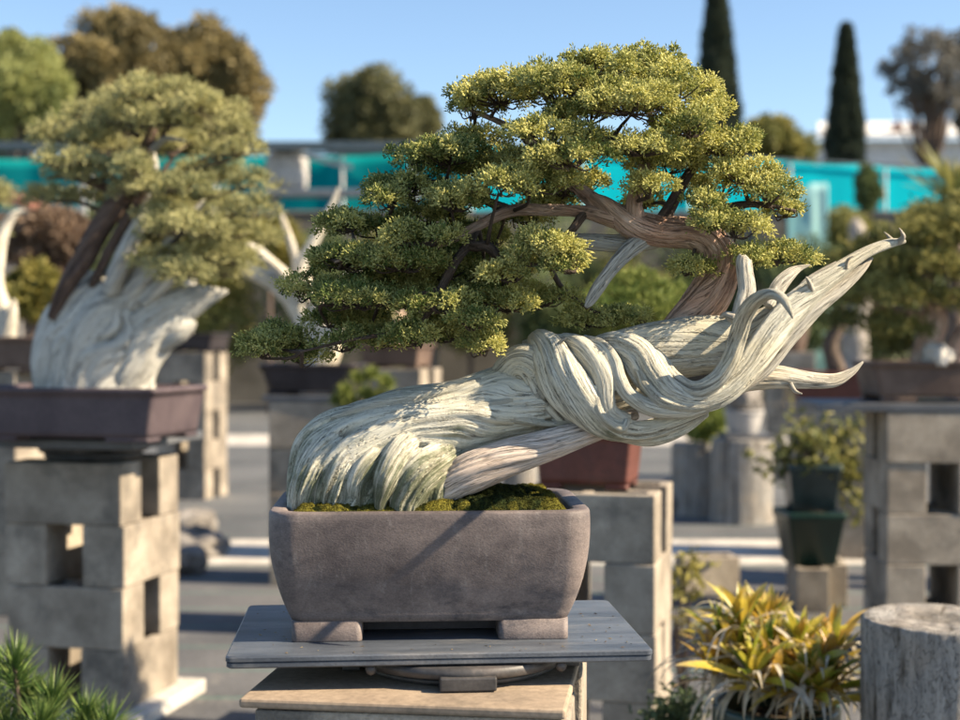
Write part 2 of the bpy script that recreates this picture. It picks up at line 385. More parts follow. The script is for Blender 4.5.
def moss_material():
    m, nt, b = mat('moss_cushions'); v = coords(nt)
    n1 = noise(nt, v, 20, 4, .6); n2 = noise(nt, v, 420, 3, .7)
    a = nt.nodes.new('ShaderNodeAttribute'); a.attribute_name = 'tint'
    c = mixc(nt, a.outputs['Fac'], (.022, .032, .010), (.23, .20, .035))
    r = ramp(nt, [(.35, (.35, .35, .3)), (.62, (1.2, 1.2, 1.1))]); nt.links.new(n2.outputs[0], r.inputs[0])
    c = mixc(nt, 1.0, c, r.outputs[0], 'MULTIPLY')
    nt.links.new(c, b.inputs['Base Color']); b.inputs['Roughness'].default_value = .95; b.inputs['Specular IOR Level'].default_value = .1
    p = bump(nt, b, n2.outputs[0], 1, .004); return m
M['moss'] = moss_material()
def cloth_material(name, c1, c2, tr):
    m, nt, b = mat(name); v = coords(nt, (1, 1, .25)); n1 = noise(nt, v, 1.2, 4, .6)
    r = ramp(nt, [(.35, c1), (.65, c2)]); nt.links.new(n1.outputs[0], r.inputs[0])
    nt.links.new(r.outputs[0], b.inputs['Base Color']); b.inputs['Roughness'].default_value = .8; b.inputs['Specular IOR Level'].default_value = .05
    t = nt.nodes.new('ShaderNodeBsdfTranslucent'); nt.links.new(r.outputs[0], t.inputs[0])
    mx = nt.nodes.new('ShaderNodeMixShader'); mx.inputs[0].default_value = tr
    nt.links.new(b.outputs[0], mx.inputs[1]); nt.links.new(t.outputs[0], mx.inputs[2]); nt.links.new(mx.outputs[0], nt.nodes['Material Output'].inputs[0])
    return m
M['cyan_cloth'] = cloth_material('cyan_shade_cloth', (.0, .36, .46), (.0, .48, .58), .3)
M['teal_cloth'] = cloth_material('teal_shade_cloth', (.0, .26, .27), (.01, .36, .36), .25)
M['pale_sheet'] = cloth_material('pale_sheet', (.30, .60, .62), (.45, .72, .72), .3)
def weed_mat():
    m, nt, b = mat('weed_mat_ground'); v = coords(nt)
    n1 = noise(nt, v, .8, 6, .65); n2 = noise(nt, v, 45, 4, .7); n4 = noise(nt, v, 5, 4, .7)
    r = ramp(nt, [(.35, (.06, .062, .068)), (.65, (.125, .125, .128))]); nt.links.new(n1.outputs[0], r.inputs[0])
    r2 = ramp(nt, [(.3, (.6, .6, .6)), (.7, (1.3, 1.3, 1.3))]); nt.links.new(n2.outputs[0], r2.inputs[0])
    c = mixc(nt, .8, r.outputs[0], r2.outputs[0], 'MULTIPLY')
    r4 = ramp(nt, [(.58, (0, 0, 0)), (.72, (.6, .6, .6))]); nt.links.new(n4.outputs[0], r4.inputs[0])
    c = mixc(nt, r4.outputs[0], c, (.22, .205, .18))
    s = nt.nodes.new('ShaderNodeSeparateXYZ'); nt.links.new(v, s.inputs[0])
    mm = nt.nodes.new('ShaderNodeMath'); mm.operation = 'PINGPONG'; mm.inputs[1].default_value = .19; nt.links.new(s.outputs[1], mm.inputs[0])
    lt = nt.nodes.new('ShaderNodeMath'); lt.operation = 'LESS_THAN'; lt.inputs[1].default_value = .008; nt.links.new(mm.outputs[0], lt.inputs[0])
    li = nt.nodes.new('ShaderNodeMath'); li.operation = 'MULTIPLY'; li.inputs[1].default_value = .7; nt.links.new(lt.outputs[0], li.inputs[0])
    c = mixc(nt, li.outputs[0], c, (.05, .17, .13))
    nt.links.new(c, b.inputs['Base Color']); b.inputs['Roughness'].default_value = .85
    bump(nt, b, n2.outputs[0], .5, .006); return m
M['mat'] = weed_mat()

# ------------------------------------------------------------------ foliage
def unit(v): return v / (np.linalg.norm(v, axis=-1, keepdims=True) + 1e-12)
def sprigs(mb, base, dirs, ln, wd, tint):
    """small tapered fingers: bipyramids; base (n,3) dirs (n,3) unit, ln, wd, tint (n,)"""
    n = len(base); ref = np.where(np.abs(dirs[:, 2:3]) < .9, [[0, 0, 1.]], [[1., 0, 0]])
    u = unit(np.cross(dirs, ref)); v = np.cross(dirs, u)
    mid = base + dirs * (ln * .55)[:, None]; V = np.empty((n, 5, 3)); V[:, 0] = base; V[:, 4] = base + dirs * ln[:, None]
    for k in range(3):
        a = 2 * np.pi * k / 3
        V[:, 1 + k] = mid + (math.cos(a) * u + math.sin(a) * v) * (wd * .5)[:, None]
    tp = np.tile([0, .55, .55, .55, 1.], (n, 1))
    f = np.array([(0, 2, 1), (0, 3, 2), (0, 1, 3), (4, 1, 2), (4, 2, 3), (4, 3, 1)])
    T = (np.arange(n)[:, None, None] * 5 + f[None]).reshape(-1, 3)
    mb.add(V.reshape(-1, 3), None, T, tint=np.repeat(tint, 5), tip=tp.ravel())
def rand_dirs(rng, n):
    return unit(rng.normal(size=(n, 3)))
def pad(rng, c, rx, ry, rz, lump=.02, spacing=.009, per=12, ln=.0075, wd=.0017, low=-.35, tint=(.25, .95), lumps=None):
    """a flat-bottomed cloud of twig lumps; returns (MB, lump centres)"""
    mb = MB(); n = lumps or max(7, int((2.4 * rx * ry / lump ** 2 * .62 + 3 * rx * rz / lump ** 2 * .3) * .78))
    d = rand_dirs(rng, n); d[:, 2] = np.abs(d[:, 2]) * 1.15 - .22
    rad = rng.uniform(.35, 1.0, n) ** .55
    L = c + d * np.array([rx, ry, rz]) * rad[:, None]
    lr = lump * rng.uniform(.65, 1.3, n)
    A, D, Tn = [], [], []
    for k in range(n):
        m = max(6, int(2 * np.pi * lr[k] ** 2 / spacing ** 2))
        q = rand_dirs(rng, m * 2); q = q[q[:, 2] > low][:m]; m = len(q)
        q2 = q * np.array([1.15, 1.15, .8])
        p = L[k] + q2 * lr[k] * rng.uniform(.75, 1.08, m)[:, None]
        lt = rng.uniform(*tint) ; A.append(p); D.append(q); Tn.append(np.clip(lt + rng.normal(0, .16, m), 0, 1))
    A = np.concatenate(A); D = np.concatenate(D); Tn = np.concatenate(Tn)
    B = np.repeat(A, per, 0); Q = unit(np.repeat(D, per, 0) * .9 + rand_dirs(rng, len(B)) * .95 + np.array([0, 0, .25]))
    B = B + rng.normal(size=B.shape) * spacing * .36
    sprigs(mb, B, Q, ln * rng.uniform(.6, 1.35, len(B)) * np.where(rng.random(len(B)) < .05, 1.7, 1), wd * rng.uniform(.7, 1.3, len(B)), np.clip(np.repeat(Tn, per) + rng.normal(0, .12, len(B)), 0, 1))
    return mb, L
def leaves(mb, rng, pos, nrm, size, tint, asp=.55, spread=1.0):
    """flat two-face leaves folded a little along the midrib"""
    n = len(pos); d = unit(nrm * .5 + rand_dirs(rng, n) * spread); ref = rand_dirs(rng, n)
    u = unit(np.cross(d, ref)); s = size[:, None]
    nn = np.cross(d, u)
    V = np.empty((n, 4, 3)); V[:, 0] = pos; V[:, 1] = pos + d * s * .5 + u * s * asp * .5 + nn * s * .08; V[:, 2] = pos + d * s; V[:, 3] = pos + d * s * .5 - u * s * asp * .5 + nn * s * .08
    T = (np.arange(n)[:, None, None] * 4 + np.array([(0, 1, 2), (0, 2, 3)])[None]).reshape(-1, 3)
    mb.add(V.reshape(-1, 3), None, T, tint=np.repeat(tint, 4), tip=np.tile([0, .5, 1., .5], n))
def crown(rng, c, rad, nl, nleaf, size, lump=.3, tint=(.15, .85), shape=None, asp=.55):
    """crown of leaf clumps: c centre, rad (rx,ry,rz)"""
    mb = MB(); rad = np.array(rad, float)
    d = rand_dirs(rng, nl); rr = rng.uniform(.15, 1, nl) ** .45
    L = d * rr[:, None]
    if shape: L = shape(L)
    L = c + L * rad * (1 - lump * .6)
    lr = lump * rad.mean() * rng.uniform(.6, 1.35, nl)
    k = rng.integers(0, nl, nleaf); q = rand_dirs(rng, nleaf)
    pos = L[k] + q * (lr[k] * rng.uniform(.45, 1.05, nleaf))[:, None]
    base = rng.uniform(*tint, nl)
    leaves(mb, rng, pos, q, size * rng.uniform(.6, 1.4, nleaf), np.clip(base[k] + rng.normal(0, .15, nleaf), 0, 1), asp)
    return mb, L

# ================================================================== SETTING
rngG = np.random.default_rng(5)
gx = np.concatenate([np.linspace(-400, -12, 12), np.linspace(-10, 10, 90), np.linspace(12, 400, 12)])
gy = np.concatenate([np.linspace(-60, -2, 8), np.linspace(-1, 16, 90), np.linspace(18, 900, 20)])
X, Y = np.meshgrid(gx, gy); Z = np.zeros_like(X)
V = np.column_stack([X.ravel(), Y.ravel(), Z.ravel()]); w = len(gx)
i = (np.arange(len(gy) - 1)[:, None] * w + np.arange(w - 1)[None]).ravel()
tag(mesh('ground', V, np.stack([i, i + 1, i + w + 1, i + w], 1), M['mat']), 'grey weed mat ground with thin green lines between the stands', kind='structure')
Vb, Qb = boxvf(-14, 14, 7.25, 8.15, -.05, .006)
tag(mesh('path', Vb, Qb, M['paving'], smooth=False), 'pale concrete path crossing behind the stands', kind='structure')

Vb, Qb = boxvf(-30, 30, 15.5, 17.2, -.05, .006)
tag(mesh('path', Vb, Qb, M['paving'], smooth=False), 'second pale path far behind the stands', kind='structure')
# blocks -------------------------------------------------------------
def block_mesh(h, L=.39, W=.14):
    xs = [0, .03, .18, .21, .36, L] if L == .39 else [0, L * .12, L * .88, L]
    ys = [0, .027, W - .027, W]
    xs = [x - L / 2 for x in xs]; ys = [y - W / 2 for y in ys]
    nx, ny = len(xs), len(ys)
    hole = {(1, 1), (3, 1)} if nx == 6 else {(1, 1)}
    V = [(x, y, z) for z in (0, h) for y in ys for x in xs]; Q = []
    id_ = lambda i, j, k: k * nx * ny + j * nx + i
    for j in range(ny - 1):
        for i in range(nx - 1):
            if (i, j) in hole:
                c = [(i, j), (i + 1, j), (i + 1, j + 1), (i, j + 1)]
                for a in range(4):
                    p, q = c[a], c[(a + 1) % 4]
                    Q.append((id_(*q, 0), id_(*p, 0), id_(*p, 1), id_(*q, 1)))
            else:
                Q.append((id_(i, j, 1), id_(i + 1, j, 1), id_(i + 1, j + 1, 1), id_(i, j + 1, 1)))
                Q.append((id_(i, j, 0), id_(i, j + 1, 0), id_(i + 1, j + 1, 0), id_(i + 1, j, 0)))
    for i in range(nx - 1):
        Q.append((id_(i, 0, 0), id_(i + 1, 0, 0), id_(i + 1, 0, 1), id_(i, 0, 1)))
        Q.append((id_(i + 1, ny - 1, 0), id_(i, ny - 1, 0), id_(i, ny - 1, 1), id_(i + 1, ny - 1, 1)))
    for j in range(ny - 1):
        Q.append((id_(0, j + 1, 0), id_(0, j, 0), id_(0, j, 1), id_(0, j + 1, 1)))
        Q.append((id_(nx - 1, j, 0), id_(nx - 1, j + 1, 0), id_(nx - 1, j + 1, 1), id_(nx - 1, j, 1)))
    return V, Q
_bm = {}
def block(x, y, z, rz, h, label, group, L=.39, W=.14):
    key = (round(h, 4), L, W)
    if key not in _bm:
        V, Q = block_mesh(h - .0015, L, W); o = mesh('concrete_block', V, Q, M['concrete'], smooth=False); bevel(o, .004); _bm[key] = o
    else:
        o = _bm[key].copy(); col.objects.link(o)
    o.location = (x, y, z); o.rotation_euler = (0, 0, rz)
    return tag(o, label, 'concrete block', group)
ORD = {1: ['only'], 2: ['top', 'bottom'], 3: ['top', 'second', 'bottom'], 4: ['top', 'second', 'third', 'bottom'], 5: ['top', 'second', 'third', 'fourth', 'bottom'], 6: ['top', 'second', 'third', 'fourth', 'fifth', 'bottom']}
rb = np.random.default_rng(3)
def pillar(corner, yaw, nc, bh, where, first='stretcher', z0=0, courses=None):
    """corner: world x,y of the front right corner; yaw clockwise; stack of crossed pairs of blocks"""
    c, s = math.cos(yaw), math.sin(yaw)
    def w(u, v):                      # u left of the corner, v back from it
        return corner[0] - u * c + v * s, corner[1] + u * s + v * c
    for k in range(nc):               # k=0 top
        z = z0 + (nc - 1 - k) * bh; name = ORD[nc][k]
        st = (k % 2 == 0) == (first == 'stretcher')
        for q in (0, 1):
            jj = rb.normal(0, .0025, 2); jr = rb.normal(0, .008)
            if st:
                v = .07 if q == 0 else .32; px, py = w(.195 + jj[0], v + jj[1]); rz = -yaw + jr
                t = 'front' if q == 0 else 'rear'
            else:
                u = .07 if q == 0 else .32; px, py = w(u + jj[0], .195 + jj[1]); rz = -yaw + math.pi / 2 + jr
                t = 'right' if q == 0 else 'left'
            block(px, py, z, rz, bh, f'{t} block, {name} course, {where}', 'concrete blocks of the ' + where)
    return w, z0 + nc * bh
LEFT = 'grey pillar under the purple pot'
# left pillar (4.1 m away)
slabs = MB(); x0, y0 = P(123, 467, 4.2)[:2]
Vb, Qb = boxvf(-.30, .21, -.25, .27, 0, .045)
o = bevel(mesh('paving_slab', Vb, Qb, M['paving'], smooth=False), .005); o.location = (x0 - .10, y0 + .22, 0); o.rotation_euler = (0, 0, -R(12.5))
tag(o, 'pale paving slab on the ground under the nearest left pillar', 'paving slab')
WL, ZL = pillar((x0, y0), R(12.5), 4, .19, LEFT, z0=.045)

def slab_obj(name, w, d, t, loc, rz, m, label, cat):
    Vb, Qb = boxvf(-w / 2, w / 2, -d / 2, d / 2, 0, t)
    o = bevel(mesh(name, Vb, Qb, m, smooth=False), min(.004, t * .3)); o.location = loc; o.rotation_euler = (0, 0, rz)
    return tag(o, label, cat)
def turntable(loc, r, h, label, rz=0):
    """flat turntable: base ring, disc, two ball stops"""
    t = empty('turntable', loc, rz); tag(t, label, 'turntable')
    V, Q, T = loft(rings_round([(r * .86, 0), (r * .9, h * .12), (r * .9, h * .42), (r * .84, h * .45)], 72)); MB().add(V, Q, T).build('base', M['iron'], t, world=False)
    V, Q, T = loft(rings_round([(r * .96, h * .47), (r, h * .55), (r, h * .92), (r * .97, h)], 72)); MB().add(V, Q, T).build('disc', M['iron'], t, world=False)
    return t
def rect_pot(name, loc, rz, w, d, h, m, label, taper=.9, lip=.014, foot=.014, rc=.01, cat='bonsai pot', soil=True, bulge=0, footw=.24, depth_in=.02, thick=.016):
    p = empty(name, loc, rz); tag(p, label, cat)
    wb, db = w * taper, d * taper
    prof = [(wb, db, rc, foot)]
    for k in range(1, 8):
        t = k / 8; e = 1 + bulge * math.sin(math.pi * t) ; a = t ** (1 if not bulge else .75)
        prof.append(((wb + (w - 2 * lip - wb) * a) * e, (db + (d - 2 * lip - db) * a) * e, rc, foot + (h - foot - .02) * t))
    prof += [(w - 2 * lip, d - 2 * lip, rc, h - .02), (w - .002, d - .002, rc + lip * .5, h - .016), (w, d, rc + lip * .5, h - .008), (w - .003, d - .003, rc + lip * .5, h),
             (w - 2 * thick, d - 2 * thick, max(rc - thick * .3, .004), h - .0005), (w - 2 * thick - .006, d - 2 * thick - .006, max(rc - thick * .3, .004), h - depth_in - .02)]
    V, Q, T = loft(rings_rect(prof, 8)); MB().add(V, Q, T).build('body', m, p, world=False)
    for sx in (-1, 1):
        for sy in (-1, 1):
            fw, fd = wb * footw, db * footw
            V, Q, T = loft(rings_rect([(fw, fd, .006, 0), (fw + .003, fd + .003, .006, foot + .001)], 4))
            V = V + np.array([sx * (wb / 2 - fw / 2 - .002), sy * (db / 2 - fd / 2 - .002), 0]); MB().add(V, Q, T).build('foot', m, p, world=False)
    if soil:
        V, Q = boxvf(-w / 2 + thick + .0015, w / 2 - thick - .0015, -d / 2 + thick + .0015, d / 2 - thick - .0015, h - depth_in - .018, h - depth_in)
        mesh('soil', V, Q, M['soil'], p, smooth=False, world=False)
    return p
# slab and pot on the left pillar
yawL = -R(13)
sc = WL(.20, .195); 
tl = turntable((sc[0], sc[1], ZL), .17, .045, 'black turntable on the left pillar under a dark slab')
slab_obj('display_slab', .70, .50, .028, (sc[0] - .085, sc[1] + .02, ZL + .046), yawL, M['slab'], 'dark grey slab under the purple rectangular pot', 'slab')
pr = P(155, 380, 3.98)
potL = (pr[0] - .315 * math.cos(yawL) - .19 * math.sin(-yawL) * -1, pr[1] + .19 * math.cos(yawL) + .315 * math.sin(-yawL), ZL + .0755)
pl = rect_pot('bonsai_pot', potL, yawL, .63, .38, .16, M['pot_purple'], 'long purple brown rectangular pot on the nearest left pillar', .9, .012, .014, .012)

# main stand ---------------------------------------------------------
x1, y1 = P(568, 712, 1.66)[:2]
WM, ZM = pillar((x1, y1), R(7.7), 4, .181, 'main pillar under the turntable')
cm = WM(.20, .195)
tile = slab_obj('paver_tile', .405, .40, .012, (cm[0] - .005, cm[1], ZM + .0005), -R(7.7), surf('tan_tile', (.26, .20, .145), (.37, .29, .21), 6, .8, 120, .2, .001, (.2, .16, .12), 3), 'thin tan tile on top of the main pillar', 'tile')
zt = ZM + .0135
YB = R(4.5)
bc = np.array([-.062, 1.925])
zboard = P(480, 655, 1.745)[2]
tt = empty('turntable', (bc[0] + .035, bc[1] - .03, zt), YB); tag(tt, 'round black iron turntable under the slate board with ball stops', 'turntable')
hh = zboard - .016 - zt
V, Q, T = loft(rings_round([(.128, 0), (.134, .003), (.134, .008), (.118, .010)], 96)); MB().add(V, Q, T).build('base', M['iron'], tt, world=False)
V, Q, T = loft(rings_round([(.150, hh * .45), (.154, hh * .52), (.154, hh * .92), (.150, hh - .0015)], 96)); MB().add(V, Q, T).build('disc', M['iron'], tt, world=False)
for a in (-1, 1):
    V, Q, T = loft(rings_round([(.0015, -.0075), (.0055, -.005), (.0075, 0), (.0055, .005), (.0015, .0075)], 20)); V = V + np.array([a * .122, -.125, hh - .006])
    MB().add(V, Q, T).build('ball_stop', M['iron'], tt, world=False)
for a, b in ((0, -1), (1, 0), (-1, 0), (0, 1)):
    Vb, Qb = boxvf(-.036, .036, -.012, .012, .0005, hh * .62)
    Vb = np.array(Vb); an = math.atan2(b, a) + math.pi / 2; ca, sa = math.cos(an), math.sin(an)
    Vb = np.column_stack([Vb[:, 0] * ca - Vb[:, 1] * sa + a * .148, Vb[:, 0] * sa + Vb[:, 1] * ca + b * .148, Vb[:, 2]])
    bevel(mesh('bracket', Vb, Qb, M['iron'], tt, smooth=False, world=False), .002)
# slate board with two layered edge
bd = MB(); Vb, Qb = boxvf(-.272, .272, -.172, .172, 0, .0155); 
board = empty('display_board', (bc[0], bc[1], zboard - .0155), YB); tag(board, 'dark blue grey slate board under the stoneware pot', 'board')
V, Q, T = loft(rings_rect([(.536, .336, .006, 0), (.542, .342, .008, .002), (.542, .342, .008, .0072), (.538, .338, .007, .0078), (.538, .338, .007, .0086), (.544, .344, .008, .0092), (.544, .344, .008, .0138), (.540, .340, .008, .0155)], 6))
MB().add(V, Q, T).build('top', M['slate'], board, smooth=False, world=False)

# main pot -----------------------------------------------------------
YP = R(3.2)
pz = zboard
rimz = P(480, 512, 1.80)[2]; ph = rimz - pz
pc = np.array([P(429, 512, 1.95)[0], 1.945])
pm = empty('bonsai_pot', (pc[0], pc[1], pz), YP); tag(pm, 'grey brown stoneware pot with bulging sides holding the big driftwood juniper', 'bonsai pot')
pw, pd, ft = .426, .290, .026
prof = [(.366, .236, .020, ft)]
for t in np.linspace(.06, 1, 16):
    a = math.sin(t * math.pi * .5) ** .80
    wv = .366 + (pw - .366) * a + .004 * math.sin(math.pi * t); prof.append((wv, wv - pw + pd - .004 * (1 - t), .020 + .022 * t, ft + (ph - ft - .004) * t))
prof += [(pw - .003, pd - .003, .041, ph - .001), (pw - .008, pd - .008, .040, ph), (pw - .040, pd - .040, .030, ph - .001), (pw - .046, pd - .046, .028, ph - .004), (pw - .048, pd - .048, .026, ph - .05)]
V, Q, T = loft(rings_rect(prof, 14)); MB().add(V, Q, T).build('body', M['pot_main'], pm, world=False)
for sx in (-1, 1):
    for sy in (-1, 1):
        L_, D_ = .093, .068
        out = rrect(.350, .220, .02, 8)
        V, Q, T = loft([np.column_stack([rrect(L_, D_, .008, 6), np.full(28, z)]) * np.array([e, e, 1]) for z, e in ((0, .99), (.002, 1.0), (ft + .0015, 1.0))])
        V = V + np.array([sx * (.1832 - L_ / 2), sy * (.1182 - D_ / 2), 0]); MB().add(V, Q, T).build('foot', M['pot_main'], pm, world=False)
# dark box closing the slot behind, painting in the shade under the pot
sl = boxvf(-.165, .165, -.060, .100, .004, ft + .0008); mesh('slot_shade', sl[0], sl[1], M['pot_dark'], pm, smooth=False, world=False)
V, Q = boxvf(-pw / 2 + .025, pw / 2 - .025, -pd / 2 + .025, pd / 2 - .025, ph - .045, ph - .016); mesh('soil', V, Q, M['soil'], pm, smooth=False, world=False)

rd = np.random.default_rng(44); lit = MB(); n = 150
u_, v_ = rd.uniform(-.262, .262, n), rd.uniform(-.162, .162, n); k_ = ~((np.abs(u_) < .19) & (np.abs(v_) < .125)); u_, v_ = u_[k_], v_[k_]
c0_, s0_ = math.cos(YB), math.sin(YB); bp = np.column_stack([bc[0] + u_ * c0_ - v_ * s0_, bc[1] + u_ * s0_ + v_ * c0_, np.full(len(u_), zboard + .0012)])
dz_ = unit(np.column_stack([rd.normal(size=len(u_)), rd.normal(size=len(u_)), rd.normal(0, .08, len(u_))])); dz_[:, 2] = np.abs(dz_[:, 2]) * .4
sprigs(lit, bp, dz_, rd.uniform(.002, .009, len(u_)), rd.uniform(.0008, .002, len(u_)), rd.uniform(0, 1, len(u_)))
tag(lit.build('fallen_needles', leafmat('dry_litter', (.10, .06, .03), (.26, .19, .09), (.35, .28, .14), .1), smooth=False), 'dry fallen needle bits scattered on the slate board', 'litter', kind='stuff')
# moss cushions
rm = np.random.default_rng(12)
def moss_bed():
    nx, ny = 420, 270; w_, d_ = pw - .050, pd - .050
    xs = np.linspace(-w_ / 2, w_ / 2, nx); ys = np.linspace(-d_ / 2, d_ / 2, ny); X, Y = np.meshgrid(xs, ys)
    Zh = np.full_like(X, 0.0); tint = np.clip(.10 + .25 * fbm(X * 25, Y * 25, 0, 4), 0, 1)
    n = 900
    cx = rm.uniform(-w_ / 2, w_ / 2, n); cy = rm.uniform(-d_ / 2, d_ / 2, n); rr = rm.uniform(.003, .013, n)
    for a, b, r in zip(cx, cy, rr):
        m_ = (X - a) ** 2 + ((Y - b) * 1.1) ** 2 < r * r
        right = 1 / (1 + math.exp(-(a - .03) / .02))
        hgt = r * (.28 + .42 * right)
        z = hgt * np.sqrt(np.maximum(0, 1 - ((X - a) ** 2 + ((Y - b) * 1.1) ** 2) / (r * r)))
        up = z > Zh; Zh = np.where(up, z, Zh)
        near_front = b < -.06
        tv = (rm.uniform(.4, .9) if (a < .03 and near_front) or rm.random() < .10 or a > .15 else rm.uniform(.0, .16))
        tint = np.where(up & m_, tv, tint)
    Zh = Zh * (1 + .10 * vnoise(X * 200, Y * 200, 0, 9)) + .0022 * fbm(X * 120, Y * 120, 0, 3) 
    mound = .013 * np.exp(-(((X - .075) / .07) ** 2 + ((Y + .02) / .07) ** 2))
    edge = np.minimum(1, np.minimum(np.minimum(X + w_ / 2, w_ / 2 - X), np.minimum(Y + d_ / 2, d_ / 2 - Y)) / .018)
    Zh = (Zh + mound) * edge - .012 + .0135 * edge
    V = np.column_stack([X.ravel(), Y.ravel(), Zh.ravel() + ph + .0005])
    i = (np.arange(ny - 1)[:, None] * nx + np.arange(nx - 1)[None]).ravel()
    c, s = math.cos(YP), math.sin(YP)
    Vw = np.column_stack([V[:, 0] * c - V[:, 1] * s + pc[0], V[:, 0] * s + V[:, 1] * c + pc[1], V[:, 2] + pz])
    tint = np.clip(tint + .12 * vnoise(X * 160, Y * 160, 0, 2), 0, 1)
    mbm = MB(); tr_ = tint.ravel(); mbm.add(Vw, np.stack([i, i + 1, i + nx + 1, i + nx], 1), None, tint=tr_, tip=np.zeros(len(Vw)))
    pk_ = rm.integers(0, len(Vw), 42000); dd = unit(rand_dirs(rm, len(pk_)) * .7 + np.array([0, 0, 1.]))
    sprigs(mbm, Vw[pk_] - dd * .0003, dd, rm.uniform(.0012, .0034, len(pk_)), np.full(len(pk_), .0009), np.clip(tr_[pk_] * 1.1 + rm.normal(0, .08, len(pk_)), 0, 1))
    o = mbm.build('moss', M['moss'])
    tag(o, 'yellow and dark green moss cushions covering the soil in the stoneware pot', 'moss', kind='stuff')
moss_bed()

# ================================================================== MAIN BONSAI
D0 = 1.93
bt = empty('bonsai_tree', P(365, 508, D0)); tag(bt, 'large leaning juniper bonsai with twisted driftwood trunk in the stoneware pot', 'bonsai tree')
CR = ((.055, 2.2, 9, .05), (.03, 5, 14, .06), (.018, 9, 20, .08))
WV = ((.10, 1.3, 4), (.05, 3, 8), (.02, 7, 14))
tk = MB()
# body: foot rising and leaning right
sweep(tk, PX([(352, 530, 1.93, 66, 62), (356, 508, 1.93, 68, 62), (359, 480, 1.93, 66, 60), (372, 456, 1.93, 58, 54), (404, 434, 1.93, 47, 48), (452, 421, 1.93, 40, 46), (510, 402, 1.935, 37, 44), (560, 392, 1.94, 36, 40), (610, 384, 1.94, 34, 36), (650, 374, 1.95, 24, 26)]),
      ns=620, nr=260, twist=3.0, seed=3, waves=((.09, 1.3, 4), (.07, 3, 7), (.03, 8, 12)), flutes=((.05, 9), (.035, 21), (.02, 43)), cracks=((.13, 2.6, 4, .045), (.08, 6, 6, .05), (.03, 11, 10, .08)), GF=3.2)
# flaring root strands at the foot
roots = [([(362, 424, 1.93, 14), (330, 448, 1.893, 18), (312, 480, 1.878, 19), (303, 516, 1.878, 15)]),
         ([(392, 426, 1.93, 12), (358, 452, 1.883, 18), (340, 482, 1.867, 19), (333, 515, 1.866, 14)]),
         ([(405, 428, 1.92, 10), (376, 456, 1.868, 14), (360, 482, 1.856, 14), (358, 516, 1.856, 10)]),
         ([(432, 424, 1.92, 10), (405, 446, 1.868, 14), (388, 476, 1.842, 13), (381, 500, 1.838, 7), (379, 518, 1.838, 3)]),
         ([(480, 436, 1.94, 10), (448, 452, 1.892, 16), (420, 474, 1.86, 21), (406, 500, 1.855, 18), (404, 518, 1.855, 16)]),
         ([(500, 440, 1.94, 8), (460, 462, 1.897, 14), (436, 482, 1.876, 17), (430, 515, 1.874, 14)]),
         ([(400, 450, 1.862, 3), (394, 462, 1.846, 5), (398, 478, 1.842, 5), (394, 500, 1.842, 3)]),
         ([(350, 470, 1.853, 3), (347, 490, 1.848, 4), (345, 515, 1.848, 4)]), ([(322, 470, 1.862, 3), (316, 490, 1.858, 4), (314, 515, 1.858, 4)])]
for k, r in enumerate(roots):
    sweep(tk, PX(r), ns=180, nr=90, twist=2, seed=40 + k, waves=((.10, 2, 6), (.05, 5, 10)), flutes=((.12, 7), (.10, 15), (.07, 29)), cracks=((.16, 3.2, 5, .05), (.1, 7, 8, .05)), GF=3.4)
